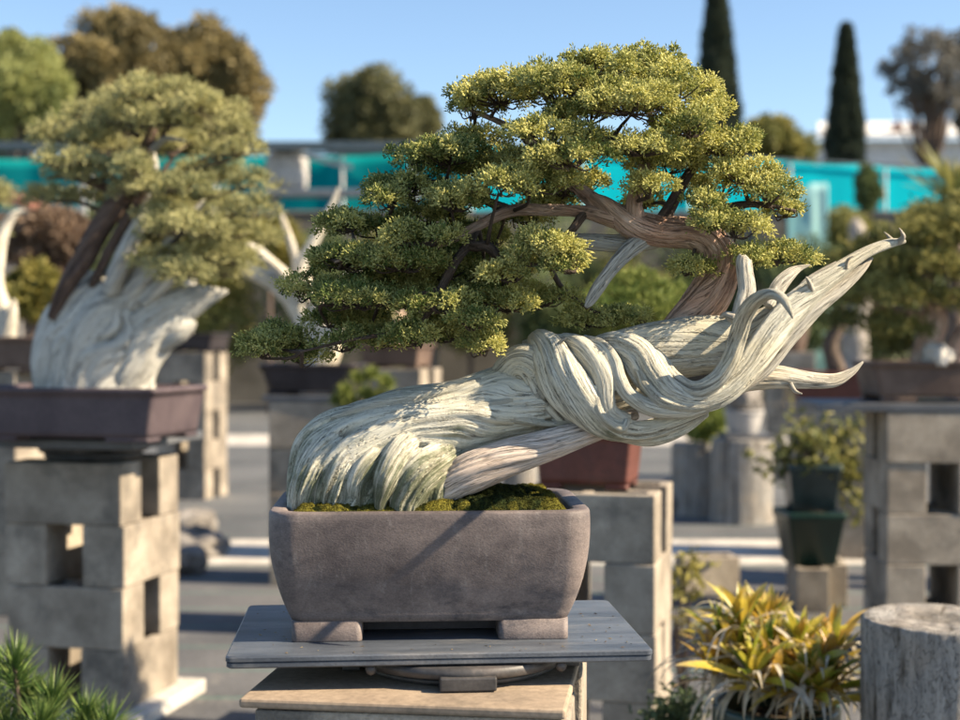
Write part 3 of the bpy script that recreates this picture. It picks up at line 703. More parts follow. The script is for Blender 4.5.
# pink strand running under the body
# folds of the twist: each row (px,py,d,ra,rb)
folds = [   # rows px,py,d,half width,half thickness ; tilt, flutes
 ([(318, 540, 1.93, 28, 34), (314, 500, 1.93, 28, 36), (317, 470, 1.93, 28, 34), (325, 447, 1.93, 29, 33), (354, 430, 1.93, 28, 32), (408, 409, 1.93, 20, 28), (465, 390, 1.93, 12, 22), (515, 372, 1.93, 10, 16)], 0, ((.05, 7), (.03, 17))),
 ([(500, 380, 1.935, 14, 12), (520, 366, 1.905, 22, 14), (538, 374, 1.893, 26, 14), (556, 396, 1.888, 24, 12), (575, 416, 1.895, 16, 10), (595, 424, 1.91, 8, 8)], -.25, ((.10, 5), (.06, 11))),
 ([(535, 338, 1.92, 10, 8), (544, 350, 1.89, 20, 12), (556, 372, 1.872, 25, 13), (572, 394, 1.862, 24, 12), (590, 412, 1.862, 20, 11), (612, 427, 1.868, 14, 10), (640, 431, 1.88, 11, 9), (672, 422, 1.89, 10, 9), (705, 408, 1.905, 8, 8)], -.45, ((.16, 5), (.10, 11), (.05, 23))),
 ([(564, 340, 1.91, 8, 7), (580, 348, 1.88, 12, 8), (592, 362, 1.868, 13, 8), (602, 380, 1.858, 12, 8), (606, 398, 1.856, 9, 8), (612, 412, 1.86, 7, 8), (628, 420, 1.868, 6, 7)], -.5, ((.18, 5), (.10, 11))),
 ([(584, 342, 1.90, 7, 7), (600, 348, 1.878, 9, 7), (612, 362, 1.865, 9, 7), (619, 380, 1.856, 8, 7), (630, 396, 1.853, 8, 7), (655, 409, 1.853, 9, 7), (690, 410, 1.858, 8, 7), (722, 399, 1.868, 6, 6)], -.4, ((.16, 5), (.08, 9))),
 ([(598, 343, 1.91, 8, 8), (618, 345, 1.888, 14, 10), (636, 355, 1.874, 18, 11), (650, 374, 1.862, 18, 11), (668, 392, 1.856, 15, 11), (694, 400, 1.855, 13, 10), (722, 391, 1.86, 14, 10), (745, 369, 1.865, 15, 10), (765, 343, 1.872, 16, 10), (786, 316, 1.88, 16, 9), (812, 291, 1.89, 13, 8), (840, 270, 1.90, 9, 7), (866, 253, 1.91, 6, 6), (888, 244, 1.92, 5, 5), (905, 241, 1.925, 2.5, 2.5)], -.3, ((.14, 5), (.08, 9), (.04, 19))),
 ([(622, 350, 1.885, 5, 5), (636, 366, 1.866, 5, 5), (646, 386, 1.850, 5, 5), (664, 402, 1.845, 5, 5), (694, 407, 1.848, 4, 4), (720, 402, 1.856, 3, 3)], 0, ((.14, 4),)),
 ([(640, 346, 1.90, 6, 8), (656, 360, 1.88, 9, 9), (672, 380, 1.862, 10, 9), (694, 390, 1.85, 10, 9), (716, 380, 1.843, 10, 8), (730, 360, 1.838, 10, 8), (738, 336, 1.83, 10, 7), (745, 314, 1.805, 9, 7), (756, 300, 1.77, 7.5, 6.5), (770, 294, 1.735, 5.5, 5), (782, 298, 1.712, 4.8, 4.5), (789, 309, 1.705, 3.2, 3.2), (793, 319, 1.70, 1, 1)], -.3, ((.14, 5), (.07, 11))),
]
for k, (r, tl_, fl) in enumerate(folds):
    sweep(tk, PX(r), ns=460, nr=160, twist=5 if 0 < k < 4 else 3, seed=60 + k * 3, waves=((.12, 1.8, 5), (.07, 4, 9)), flutes=fl, tilt=tl_, cracks=((.22, 2.3, 4, .05), (.12, 5, 6, .05)), GF=2.4)
# folded rim above the twist and pale lip below it
for k, r in enumerate([[(524, 344, 1.93, 4), (545, 339, 1.91, 5), (570, 340, 1.90, 5), (592, 343, 1.90, 4)], [(620, 437, 1.90, 5), (650, 438, 1.905, 8), (680, 428, 1.91, 8), (706, 412, 1.915, 5)],
                       [(600, 392, 1.852, 3), (597, 406, 1.848, 4), (606, 420, 1.85, 4), (622, 428, 1.855, 5), (628, 420, 1.857, 3)], [(430, 424, 1.875, 2), (470, 410, 1.872, 4), (510, 418, 1.878, 4), (550, 424, 1.885, 3), (575, 420, 1.89, 2)],
                       [(332, 418, 1.90, 3), (370, 406, 1.89, 5), (410, 398, 1.89, 5), (450, 390, 1.895, 4), (480, 380, 1.90, 2)], [(360, 440, 1.872, 2), (400, 424, 1.868, 4), (440, 418, 1.868, 4), (480, 406, 1.875, 3), (512, 400, 1.88, 2)]]):
    sweep(tk, PX(r), ns=160, nr=50, twist=5, seed=140 + k, waves=((.15, 2, 8),), flutes=((.15, 5),), GF=2.4)
# cream sheet behind the folds
sweep(tk, PX([(560, 382, 1.96, 34, 26), (610, 366, 1.95, 33, 26), (655, 352, 1.945, 31, 24), (698, 346, 1.94, 31, 22), (730, 342, 1.935, 28, 18), (755, 330, 1.93, 20, 14), (778, 312, 1.93, 12, 9), (800, 292, 1.93, 6, 5)]),
      ns=420, nr=180, twist=2.5, seed=90, waves=((.10, 1.4, 6), (.05, 3, 9)), cracks=((.05, 2.5, 5, .05), (.035, 6, 9, .06)), GF=3)
fuse(tk, 'trunk', M['driftwood'], bt, .00135, 3, .5)
pk = MB()
sweep(pk, PX([(420, 512, 1.885, 9, 12), (440, 492, 1.88, 15, 15), (468, 474, 1.875, 20, 18), (505, 459, 1.875, 19, 17), (545, 446, 1.88, 16, 15), (582, 434, 1.89, 13, 13), (610, 425, 1.905, 10, 10), (635, 414, 1.92, 6, 8)]),
      ns=420, nr=120, twist=3, seed=120, waves=((.13, 1.5, 6), (.05, 4, 12)), cracks=((.07, 2.6, 6, .05), (.04, 6, 10, .06)), GF=2.4)
tag(pk.build('root_strand', M['driftwood_pink'], bt), 'smooth pinkish strand under the trunk')
def jin(rows, seed, nm='deadwood_branch', m='driftwood_pale', ns=240, nr=64, tw=3, lab=None, parent=bt):
    mb = MB(); sweep(mb, PX(rows), ns=ns, nr=nr, twist=tw, seed=seed, waves=((.14, 1.6, 9), (.06, 4, 20)), cracks=((.12, 2.4, 8, .06), (.06, 6, 14, .07)), GF=2.2)
    o = mb.build(nm, M[m], parent)
    if lab: tag(o, lab)
    return o
# low right jin
jin([(690, 400, 1.93, 6, 8), (716, 388, 1.93, 12, 11), (745, 378, 1.935, 14, 11), (775, 377, 1.94, 12, 9), (805, 380, 1.945, 9, 7), (832, 381, 1.95, 7, 6), (850, 373, 1.955, 4, 4), (863, 362, 1.96, 1, 1)], 150, lab='long low spur pointing right')
# second blade beside the big jin
jin([(735, 392, 1.89, 6, 7), (762, 368, 1.892, 10, 8), (786, 336, 1.895, 12, 8), (812, 308, 1.90, 11, 8), (840, 287, 1.908, 8, 6), (860, 270, 1.915, 5, 4), (872, 258, 1.92, 1.5, 2)], 155)
jin([(898, 243, 1.922, 3.2, 3), (903, 237, 1.915, 2.6, 2.6), (901, 231, 1.912, 1.2, 1.2), (899, 228, 1.91, .4, .4)], 158, ns=40, nr=20)
jin([(893, 242, 1.922, 3, 3), (888, 236, 1.926, 1.6, 1.6), (884, 232, 1.928, .4, .4)], 159, ns=40, nr=20)
# upright stub and small spurs
jin([(733, 322, 1.855, 4, 5), (742, 308, 1.86, 9, 8), (747, 290, 1.865, 9, 7), (745, 272, 1.868, 8.5, 6), (744, 260, 1.87, 8, 5), (745, 257, 1.87, 5, 4)], 160, lab='short flat topped upright stub')
jin([(735, 318, 1.852, 6, 5), (726, 315, 1.86, 4, 4), (720, 318, 1.865, 1.5, 2)], 161, ns=60, nr=30)
jin([(768, 306, 1.88, 6, 6), (778, 287, 1.89, 8, 5), (790, 274, 1.90, 6, 4), (800, 268, 1.91, 3, 2), (810, 265, 1.915, .8, 1)], 162)
jin([(796, 300, 1.90, 6, 5), (806, 284, 1.91, 5, 4), (822, 272, 1.915, 3.5, 3), (836, 262, 1.92, 1, 1)], 163)
for k, r in enumerate([[(812, 290, 1.882, 3), (809, 282, 1.875, 2.2), (806, 277, 1.872, 1.0)], [(846, 268, 1.895, 2.5), (848, 260, 1.89, 1.6), (853, 256, 1.888, .7)], 
                       [(790, 384, 1.93, 3), (795, 391, 1.925, 2), (802, 394, 1.922, .8)], [(556, 352, 1.875, 3), (560, 343, 1.866, 2), (566, 338, 1.862, .9)]]):
    jin(r, 170 + k, ns=40, nr=18)
# live bark strip rising to the crown
lv = MB()
sweep(lv, PX([(640, 352, 2.0, 8, 8), (668, 340, 1.99, 16, 14), (692, 320, 1.98, 22, 19), (709, 298, 1.975, 22, 20), (720, 274, 1.97, 20, 19), (720, 253, 1.965, 18, 18), (708, 240, 1.96, 17, 17), (688, 233, 1.95, 16, 16), (662, 232, 1.945, 17, 16), (638, 227, 1.94, 16, 15), (618, 216, 1.94, 12, 12), (604, 204, 1.94, 8, 8), (592, 196, 1.945, 4, 5)]),
      ns=520, nr=170, twist=5, seed=200, waves=((.13, 1.6, 7), (.07, 4, 14)), cracks=((.10, 3, 9, .06), (.06, 7, 16, .07)), GF=2.6)
lv.build('bark_strip', M['bark'], bt)
jin([(668, 232, 1.95, 5, 5), (650, 238, 1.945, 8, 8), (634, 246, 1.93, 9, 6), (619, 260, 1.918, 7.5, 4), (607, 275, 1.91, 6.5, 3.5), (598, 288, 1.905, 6.5, 3.5), (590, 301, 1.902, 5, 3), (586, 307, 1.90, 2, 1.5)], 210, lab='flat grey deadwood strip hanging from the crown', m='driftwood_cold')
jin([(566, 238, 1.97, 4, 4), (585, 241, 1.965, 8, 7), (612, 243, 1.96, 9, 8), (640, 243, 1.955, 9, 8), (668, 240, 1.95, 5, 6)], 212, m='driftwood_cold')

# limbs
rl = np.random.default_rng(77)
limbs = {
 'a': [(640, 228, 1.94, 9), (634, 205, 1.93, 8.5), (640, 180, 1.94, 6.5), (648, 155, 1.95, 5), (655, 130, 1.95, 3.5), (640, 95, 1.95, 2), (620, 70, 1.95, 1)],
 'b': [(616, 216, 1.94, 12), (585, 212, 1.95, 7), (552, 210, 1.94, 6), (512, 211, 1.92, 6), (478, 226, 1.91, 5), (445, 243, 1.90, 3.5), (410, 248, 1.89, 3), (370, 252, 1.88, 2.2), (335, 262, 1.87, 1.4)],
 'c': [(600, 206, 1.95, 9), (580, 190, 1.96, 7), (562, 172, 1.97, 6), (545, 152, 1.97, 5), (520, 133, 1.97, 4), (495, 120, 1.96, 3), (465, 108, 1.96, 1.6)],
 'd': [(700, 234, 1.95, 8), (716, 215, 1.94, 6), (742, 205, 1.93, 4), (770, 206, 1.92, 2.5), (790, 210, 1.92, 1.2)],
 'e': [(660, 225, 1.94, 8), (672, 204, 1.95, 6), (690, 172, 1.96, 4.5), (712, 150, 1.96, 3), (735, 140, 1.96, 1.6)],
 'f': [(478, 226, 1.915, 4.5), (470, 245, 1.90, 5.5), (488, 247, 1.89, 5.5), (500, 262, 1.90, 4.5), (505, 285, 1.91, 3.5), (495, 312, 1.91, 2.5), (490, 340, 1.91, 1.4)],
 'g': [(512, 211, 1.92, 5), (470, 195, 1.93, 3.5), (430, 182, 1.93, 2.6), (395, 196, 1.92, 1.5)],
 'h': [(470, 243, 1.90, 5), (455, 262, 1.89, 4.6), (440, 290, 1.89, 4), (425, 318, 1.88, 3), (395, 332, 1.87, 2.2), (350, 340, 1.86, 1.6), (300, 352, 1.85, 1.2)],
 'i': [(440, 290, 1.89, 3.5), (400, 300, 1.89, 2.6), (360, 306, 1.88, 2), (320, 305, 1.88, 1.2)],
 'j': [(648, 152, 1.95, 4), (625, 138, 1.93, 3.2), (600, 138, 1.92, 2.6), (565, 120, 1.92, 2)],
 'k': [(735, 248, 1.95, 5), (755, 255, 1.94, 3), (780, 262, 1.93, 1.5)],
 'l': [(585, 212, 1.95, 5), (570, 232, 1.93, 4), (550, 252, 1.92, 3), (530, 272, 1.91, 2)],
 'm': [(655, 130, 1.95, 3), (680, 112, 1.95, 2.4), (705, 105, 1.95, 1.4)],
 'n': [(545, 252, 1.93, 3), (560, 285, 1.95, 2.6), (590, 310, 1.96, 1.8)],
}
nodes = []
for k, (nm, r) in enumerate(limbs.items()):
    mb = MB(); C, ra = sweep(mb, PX(r), ns=150, nr=24, twist=8, seed=300 + k, waves=((.22, 1.5, 25), (.1, 3, 60)), cracks=((.1, 2, 14, .08),), GF=2)
    mb.build('branch', M['bark'] if k < 3 else M['twig'], bt); nodes.append(C[::4])
nodes = np.concatenate(nodes)
# foliage pads: px, py, rx px, rz px, depth offsets
pads = [
 (600, 74, 52, 20, -.01), (648, 72, 42, 20, .05), (560, 92, 56, 20, -.05), (500, 96, 52, 17, 0), (472, 112, 30, 10, .04), (672, 92, 46, 22, -.04), (703, 112, 24, 14, 0),
 (630, 105, 62, 20, -.08), (590, 118, 52, 14, -.02), (690, 128, 42, 18, -.06), (730, 148, 34, 18, 0), (700, 152, 44, 16, .08), (660, 92, 60, 20, .12), (560, 85, 60, 18, .12),
 (548, 138, 40, 12, -.10), (570, 160, 40, 13, -.11), (640, 150, 42, 10, -.08), (668, 168, 40, 13, .02),
 (450, 158, 50, 14, -.02), (415, 162, 28, 10, .04), (490, 172, 50, 14, .06), (530, 185, 48, 13, -.08), (498, 190, 34, 11, -.12),
 (748, 178, 38, 16, -.02), (768, 198, 34, 17, -.03), (722, 188, 34, 15, .05), (785, 212, 22, 10, .02), (735, 232, 34, 13, -.06), (775, 258, 36, 11, .03), (748, 262, 24, 10, .0),
 (405, 190, 42, 14, 0), (388, 204, 28, 10, -.05), (452, 205, 44, 14, -.06), (430, 218, 40, 12, .06),
 (352, 226, 34, 11, -.02), (378, 232, 40, 12, .04), (420, 238, 36, 11, -.08),
 (345, 262, 42, 13, -.03), (330, 266, 24, 9, .03), (402, 264, 44, 14, -.06), (450, 272, 36, 14, .02), (380, 275, 34, 10, .05),
 (310, 292, 36, 12, 0), (355, 300, 46, 14, -.07), (405, 300, 44, 15, .04), (440, 305, 38, 15, -.08), (480, 300, 36, 15, -.02),
 (278, 340, 34, 14, 0), (262, 352, 20, 12, -.03), (300, 356, 28, 14, .03), (342, 345, 30, 13, -.04), (385, 340, 34, 13, 0), (420, 338, 32, 14, -.06), (455, 335, 30, 12, .02), (482, 348, 20, 12, -.05),
 (545, 258, 40, 15, -.10), (575, 266, 34, 12, -.10), (515, 275, 30, 13, -.06), (510, 305, 28, 12, -.02), (545, 300, 30, 12, .03), (590, 322, 30, 9, .05), (625, 318, 20, 7, .06),
 (692, 268, 14, 10, .0), (470, 322, 26, 10, -.08), (715, 222, 24, 10, -.07), (705, 205, 24, 10, -.05), (650, 190, 26, 9, -.06), (590, 148, 40, 12, .08), (470, 140, 36, 10, .10), (520, 165, 46, 12, .10), (560, 205, 34, 9, .09), (450, 235, 44, 12, .10), (425, 255, 44, 12, .09), (480, 262, 30, 12, .09), (465, 288, 40, 12, .08), (420, 285, 44, 12, .10), (370, 288, 44, 11, .08), (500, 288, 30, 12, .05), (440, 325, 34, 11, .06), (330, 322, 36, 10, .05), (370, 322, 36, 10, .07), (530, 245, 26, 9, -.06), (565, 190, 28, 9, .06), (525, 222, 30, 10, .06), (495, 240, 26, 9, .08), (640, 205, 20, 6, .10), (585, 185, 26, 8, .08),
]
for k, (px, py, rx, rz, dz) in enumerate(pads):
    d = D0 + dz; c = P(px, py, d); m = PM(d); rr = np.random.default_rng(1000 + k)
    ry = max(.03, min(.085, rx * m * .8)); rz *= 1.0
    mb, L = pad(rr, c, rx * m * .92, ry, rz * m * 1.0, lump=.0155, spacing=.0086, per=13, ln=.0058, wd=.0022, tint=(.15, 1.0) if px > 480 else (.0, .8))  # left pads tinted darker: shade on that side put into the leaf colour
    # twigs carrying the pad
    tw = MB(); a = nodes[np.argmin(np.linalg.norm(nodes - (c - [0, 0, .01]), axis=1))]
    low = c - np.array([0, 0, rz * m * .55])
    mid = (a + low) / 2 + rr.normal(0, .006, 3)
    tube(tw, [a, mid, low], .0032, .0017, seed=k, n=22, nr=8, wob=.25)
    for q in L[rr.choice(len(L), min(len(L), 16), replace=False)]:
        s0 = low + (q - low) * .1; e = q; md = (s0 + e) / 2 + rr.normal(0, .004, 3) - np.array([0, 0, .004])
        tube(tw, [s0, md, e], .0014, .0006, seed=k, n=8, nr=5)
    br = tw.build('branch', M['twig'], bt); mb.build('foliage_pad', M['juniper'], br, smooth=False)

# ================================================================== LEFT BONSAI
b2_ = None; b2 = empty('bonsai_tree', P(105, 380, 4.1)); tag(b2, 'olive juniper bonsai with broad silvery trunk in the purple pot', 'bonsai tree')
mb = MB(); FL = ((.07, 9), (.05, 19), (.03, 37))
sweep(mb, PX([(98, 398, 4.2, 54, 34), (97, 372, 4.2, 55, 36), (100, 345, 4.2, 60, 40), (108, 320, 4.2, 56, 38), (118, 302, 4.2, 44, 34), (130, 288, 4.2, 30, 26), (138, 272, 4.2, 20, 20), (143, 256, 4.2, 10, 10)]),
      ns=420, nr=220, twist=2.6, seed=500, waves=((.12, 1.4, 2.5), (.07, 3, 4)), flutes=FL, cracks=((.16, 2.4, 2.5, .06), (.10, 6, 4, .05)), GF=2.6)
for k, (r, tl_) in enumerate([([(128, 396, 4.12, 22, 22), (132, 365, 4.10, 26, 22), (148, 335, 4.09, 28, 20), (172, 312, 4.08, 22, 14), (198, 299, 4.08, 14, 9), (216, 294, 4.08, 7, 6), (228, 291, 4.08, 2, 2)], -.3),
                       ([(160, 345, 4.08, 10, 9), (178, 332, 4.07, 12, 9), (190, 326, 4.07, 7, 6), (196, 322, 4.07, 2, 2)], 0),
                       ([(52, 396, 4.12, 16, 16), (52, 355, 4.10, 20, 18), (68, 318, 4.10, 22, 18), (92, 296, 4.12, 14, 12), (112, 284, 4.14, 8, 8)], -.3),
                       ([(84, 396, 4.07, 14, 12), (86, 355, 4.05, 22, 12), (104, 322, 4.05, 24, 12), (134, 300, 4.08, 18, 10), (166, 288, 4.1, 8, 7)], -.4)]):
    sweep(mb, PX(r, .07), ns=260, nr=110, twist=3, seed=505 + k, waves=((.14, 1.6, 3), (.07, 4, 5)), flutes=FL, cracks=((.12, 2.5, 3, .05),), GF=2.4, tilt=tl_)
fuse(mb, 'trunk', M['driftwood_cold'], b2, .0038, 4, .5)
for k, (r, mt_) in enumerate([([(52, 318, 4.12, 5), (64, 290, 4.1, 8), (82, 262, 4.1, 10), (98, 232, 4.1, 11), (120, 200, 4.1, 11), (140, 166, 4.12, 9), (152, 130, 4.14, 5), (158, 100, 4.14, 2)], 'bark_dark'),
                  ([(108, 306, 4.2, 14), (120, 275, 4.2, 13), (134, 240, 4.2, 12), (146, 205, 4.16, 11), (152, 170, 4.16, 7), (148, 140, 4.16, 3)], 'driftwood_cold'),
                  ([(130, 304, 4.14, 13), (150, 272, 4.12, 12), (172, 244, 4.10, 8), (190, 218, 4.10, 5), (204, 200, 4.1, 1.5)], 'driftwood_cold'),
                  ([(146, 302, 4.13, 10), (170, 276, 4.10, 8), (192, 246, 4.08, 5), (208, 216, 4.07, 3.5), (214, 202, 4.07, 1)], 'driftwood_cold'),
                  ([(110, 292, 4.10, 8), (122, 262, 4.08, 9), (138, 228, 4.07, 7), (150, 196, 4.08, 4), (156, 178, 4.08, 1)], 'driftwood_cold'),
                  ([(92, 286, 4.12, 4), (106, 258, 4.09, 5), (120, 232, 4.08, 5), (136, 206, 4.06, 4), (146, 184, 4.06, 2)], 'bark_dark'),
                  ([(152, 150, 4.08, 3), (166, 139, 4.06, 3), (186, 141, 4.05, 1)], 'driftwood_cold'), ([(150, 200, 4.14, 8), (176, 182, 4.12, 5), (206, 166, 4.1, 3), (230, 160, 4.1, 1.5)], 'bark_dark'), ([(126, 196, 4.14, 7), (98, 184, 4.12, 5), (66, 176, 4.1, 3), (46, 178, 4.1, 1.5)], 'bark_dark')]):
    mb = MB(); sweep(mb, PX(r), ns=160, nr=60, twist=5, seed=520 + k, waves=((.18, 1.6, 5), (.1, 4, 8)), flutes=((.14, 5), (.08, 11)), cracks=((.16, 2.5, 5, .07),), GF=2)
    mb.build('bark_strip' if mt_ == 'bark_dark' else 'deadwood_branch', M[mt_], b2)
pads2 = [(215, 240, 30, 10), (222, 262, 26, 9), (128, 215, 26, 8), (165, 215, 30, 9), (150, 245, 30, 9), (210, 232, 34, 10), (105, 200, 26, 8), (190, 272, 30, 8), (228, 275, 22, 8), (145, 190, 30, 9), (150, 98, 52, 16), (108, 112, 40, 15), (195, 112, 40, 16), (150, 125, 50, 14), (228, 132, 26, 12), (75, 140, 36, 13), (112, 150, 40, 14), (190, 152, 44, 13), (240, 155, 26, 12), (60, 165, 30, 11), (90, 178, 34, 12),
         (215, 178, 44, 13), (252, 185, 24, 12), (175, 190, 30, 10), (55, 200, 34, 9), (200, 208, 40, 13), (245, 212, 28, 14), (180, 232, 40, 13), (225, 235, 38, 13), (258, 240, 18, 11), (200, 256, 36, 10), (165, 262, 30, 9), (235, 262, 26, 9), (130, 170, 26, 9), (180, 275, 34, 8)]
for k, (px, py, rx, rz) in enumerate(pads2):
    rr = np.random.default_rng(2000 + k); d = 4.15 + rr.uniform(-.26, .14); m = PM(d)
    mb, L = pad(rr, P(px, py, d), rx * m, rx * m * .8, rz * m, lump=.032, spacing=.02, per=9, ln=.016, wd=.0042, tint=(.3, 1.0))
    tw = MB(); c = P(px, py, d); a = P(150 + (px - 150) * .25, min(250, py + 25), 4.16)
    tube(tw, [a, (a + c) / 2 + rr.normal(0, .02, 3), c], .008, .004, n=16, nr=8)
    for q in L[rr.choice(len(L), min(8, len(L)), replace=False)]: tube(tw, [c, (c + q) / 2 - [0, 0, .01], q], .003, .0015, n=6, nr=5)
    br = tw.build('branch', M['twig'], b2); mb.build('foliage_pad', M['juniper_old'], br, smooth=False)

# ================================================================== RED POT STAND
x2, y2 = P(655, 497, 3.75)[:2]
RED = 'grey pillar under the red pot'
WR, ZR = pillar((x2, y2), R(14.5), 4, .19, RED, z0=.0, first='stretcher')
c_ = WR(.235, .13)
pr_ = rect_pot('bonsai_pot', (c_[0] + .035, c_[1] + .045, ZR), -R(16), .30, .22, .165, M['pot_red'], 'rust red rectangular pot on the pillar behind the stoneware pot', .84, .010, .014, .010)
def small_tree(pot_loc, top, name, rows, pads_, label, cat, leafm, barkm, lump, spacing, per, ln, wd, tint=(.2, .9), seed=0, asp=.8):
    t = empty(name, pot_loc); tag(t, label, cat)
    mb = MB()
    for k, r in enumerate(rows): sweep(mb, PX(r), ns=140, nr=60, twist=4, seed=seed + k, waves=((.18, 1.6, 6), (.08, 4, 12)), cracks=((.1, 2.5, 6, .07),), GF=2)
    mb.build('trunk', M[barkm], t)
    a0 = np.array(PX([rows[0][-1]])[0][:3])
    for k, (px, py, d, rx, rz) in enumerate(pads_):
        rr = np.random.default_rng(seed * 31 + k); m = PM(d)
        mb, L = pad(rr, P(px, py, d), rx * m, rx * m * asp, rz * m, lump=lump, spacing=spacing, per=per, ln=ln, wd=wd, tint=tint)
        mb.build('foliage_pad', M[leafm], t, smooth=False)
        tw = MB(); c = P(px, py, d); tube(tw, [a0, (a0 + c) / 2 + rr.normal(0, .01, 3), c], .006, .003, n=12, nr=6)
        for q in L[:6]: tube(tw, [c, (c + q) / 2, q], .0025, .0012, n=5, nr=5)
        tw.build('branch', M['twig'], t)
    return t
small_tree(P(600, 450, 3.95), 0, 'bonsai_tree', [[(592, 450, 3.95, 9), (600, 415, 3.95, 8), (622, 385, 3.95, 7), (636, 350, 3.95, 5), (640, 325, 3.95, 3)]],
           [(640, 292, 3.95, 34, 16), (612, 305, 3.9, 34, 15), (668, 300, 4.0, 26, 14), (640, 318, 3.85, 46, 16), (600, 326, 3.95, 30, 12), (676, 318, 3.95, 20, 12), (645, 335, 4.0, 36, 10)],
           'bright green juniper bonsai in the rust red pot behind the driftwood trunk', 'bonsai tree', 'bright_green', 'bark', .034, .02, 9, .017, .0042, seed=41)

# ------------------------------------------------------------------ right pillar
x3, y3 = P(888, 414, 5.0)[:2]
# corner is its front LEFT corner here
yw = R(3)
RIGHT = 'right pillar under the long brown pot'
wR, ZRt = pillar((x3 + .39 * math.cos(yw), y3 - .39 * math.sin(yw)), yw, 5, .184, RIGHT)
wR2, ZR2 = pillar((x3 + 1.10 * math.cos(yw), y3 - 1.10 * math.sin(yw)), yw, 5, .184, 'rightmost pillar under the long brown pot')
slab_obj('display_slab', 1.42, .44, .030, (x3 + .47, y3 + .19, ZRt + .001), -yw, M['slab'], 'long dark slab across the right pillars', 'slab')
pb = rect_pot('bonsai_pot', (x3 + .52, y3 + .19, ZRt + .032), -yw, 1.12, .38, .15, M['pot_brown'], 'long brown rectangular pot on the slab at right', .93, .012, .02, .012, footw=.12)
t = small_tree(P(935, 370, 5.15), 0, 'bonsai_tree',
    [[(925, 372, 5.18, 16), (928, 345, 5.18, 13), (936, 318, 5.18, 11), (925, 292, 5.18, 9), (930, 262, 5.18, 7), (935, 240, 5.2, 4)],
     [(952, 372, 5.15, 12), (962, 340, 5.15, 10), (985, 310, 5.15, 8), (1000, 270, 5.2, 5)],
     [(930, 320, 5.18, 7), (900, 312, 5.15, 5), (875, 305, 5.1, 3)], [(936, 300, 5.18, 7), (965, 290, 5.15, 5), (990, 288, 5.1, 3)]],
    [(958, 212, 5.2, 44, 16), (928, 226, 5.1, 34, 14), (985, 215, 5.2, 40, 18), (888, 246, 5.15, 30, 13), (915, 240, 5.0, 40, 16), (960, 238, 5.0, 44, 16), (1010, 245, 5.1, 40, 18), (860, 262, 5.15, 28, 13), (895, 268, 5.0, 38, 14), (940, 270, 4.95, 38, 14), (985, 275, 5.0, 40, 16),
     (848, 290, 5.2, 24, 12), (875, 298, 5.05, 34, 13), (915, 300, 4.98, 36, 13), (960, 305, 4.98, 34, 13), (1000, 310, 5.1, 36, 13), (868, 325, 5.15, 30, 11), (900, 330, 5.1, 30, 10), (905, 350, 5.25, 26, 8), (1030, 280, 5.2, 36, 16)],
    'large yellow green bonsai in the long brown pot at right', 'bonsai tree', 'mid_green', 'bark', .045, .026, 8, .022, .0065, tint=(.15, 1.0), seed=51)
def rock(name, loc, s, m, label, seed=0, cat='rock', flat=.7):
    n, k = 40, 24; th = np.linspace(0, 2 * np.pi, n, endpoint=False); ph = np.linspace(.02, np.pi - .02, k)
    T_, P_ = np.meshgrid(th, ph); d = np.stack([np.sin(P_) * np.cos(T_), np.sin(P_) * np.sin(T_), np.cos(P_)], -1)
    q = d * (1 + .45 * fbm(d[..., 0] * 1.5, d[..., 1] * 1.5, d[..., 2] * 1.5, seed, 4))[..., None] * np.array(s) * .5
    zmin = -s[2] * .5 * flat; q[..., 2] = np.maximum(q[..., 2], zmin) - zmin
    V = q.reshape(-1, 3); i = np.arange(k - 1)[:, None] * n; j = np.arange(n)[None]; j2 = (j + 1) % n
    Q = np.stack([i + j, i + n + j, i + n + j2, i + j2], -1).reshape(-1, 4)
    o = mesh(name, V, Q, m, smooth=True); o.location = [float(v) for v in loc]
    return tag(o, label, cat)
rock('rock', (P(937, 365, 5.05)[0], 5.06, ZRt + .165), (.10, .10, .10), M['pale_rock'], 'pale stone at the foot of the right bonsai', 6)

# dark red pot and pale dish beside it, on a rear stand
def round_pot(name, loc, r, h, m, label, top=1.0, bot=.7, lip=.06, cat='pot', n=48):
    p = empty(name, loc); tag(p, label, cat)
    V, Q, T = loft(rings_round([(r * bot * .97, 0), (r * bot, h * .03), (r * (bot + (top - bot) * .5) * 1.02, h * .5), (r * (top - lip), h * .84), (r * (top - lip), h * .85), (r * top, h * .87), (r * top, h * .98), (r * top * .98, h), (r * top * .9, h), (r * top * .86, h * .8)], n))
    MB().add(V, Q, T).build('body', m, p, world=False)
    V, Q, T = loft(rings_round([(r * top * .865, h * .86), (r * top * .86, h * .9)], n)); MB().add(V, Q, T).build('soil', M['soil'], p, world=False)
    return p
def far_stand(px, pytop, d, nc, where, yaw=12, label=None):
    """corner pillar whose front right top corner sits at px,pytop"""
    q = P(px, pytop, d); bh = q[2] / nc
    return pillar((q[0], q[1]), R(yaw), nc, bh, where)
S = {}
S['a'] = far_stand(348, 402, 6.6, 4, 'pillar under the small dark pot', 8)
S['b'] = far_stand(205, 352, 10.2, 5, 'far left pillar behind the purple pot', 14)
S['c'] = far_stand(420, 369, 7.3, 5, 'pillar seen above the driftwood base', 16)
S['d'] = far_stand(865, 404, 7.4, 4, 'rear pillar left of the brown pot', 10)
S['e'] = far_stand(815, 352, 11.5, 5, 'far pillar beyond the green pots', 10)
S['f'] = far_stand(15, 372, 5.9, 4, 'pillar at the far left edge', 12)
def topof(k, u=.195, v=.195): w_, z_ = S[k]; p = w_(u, v); return (p[0], p[1], z_)

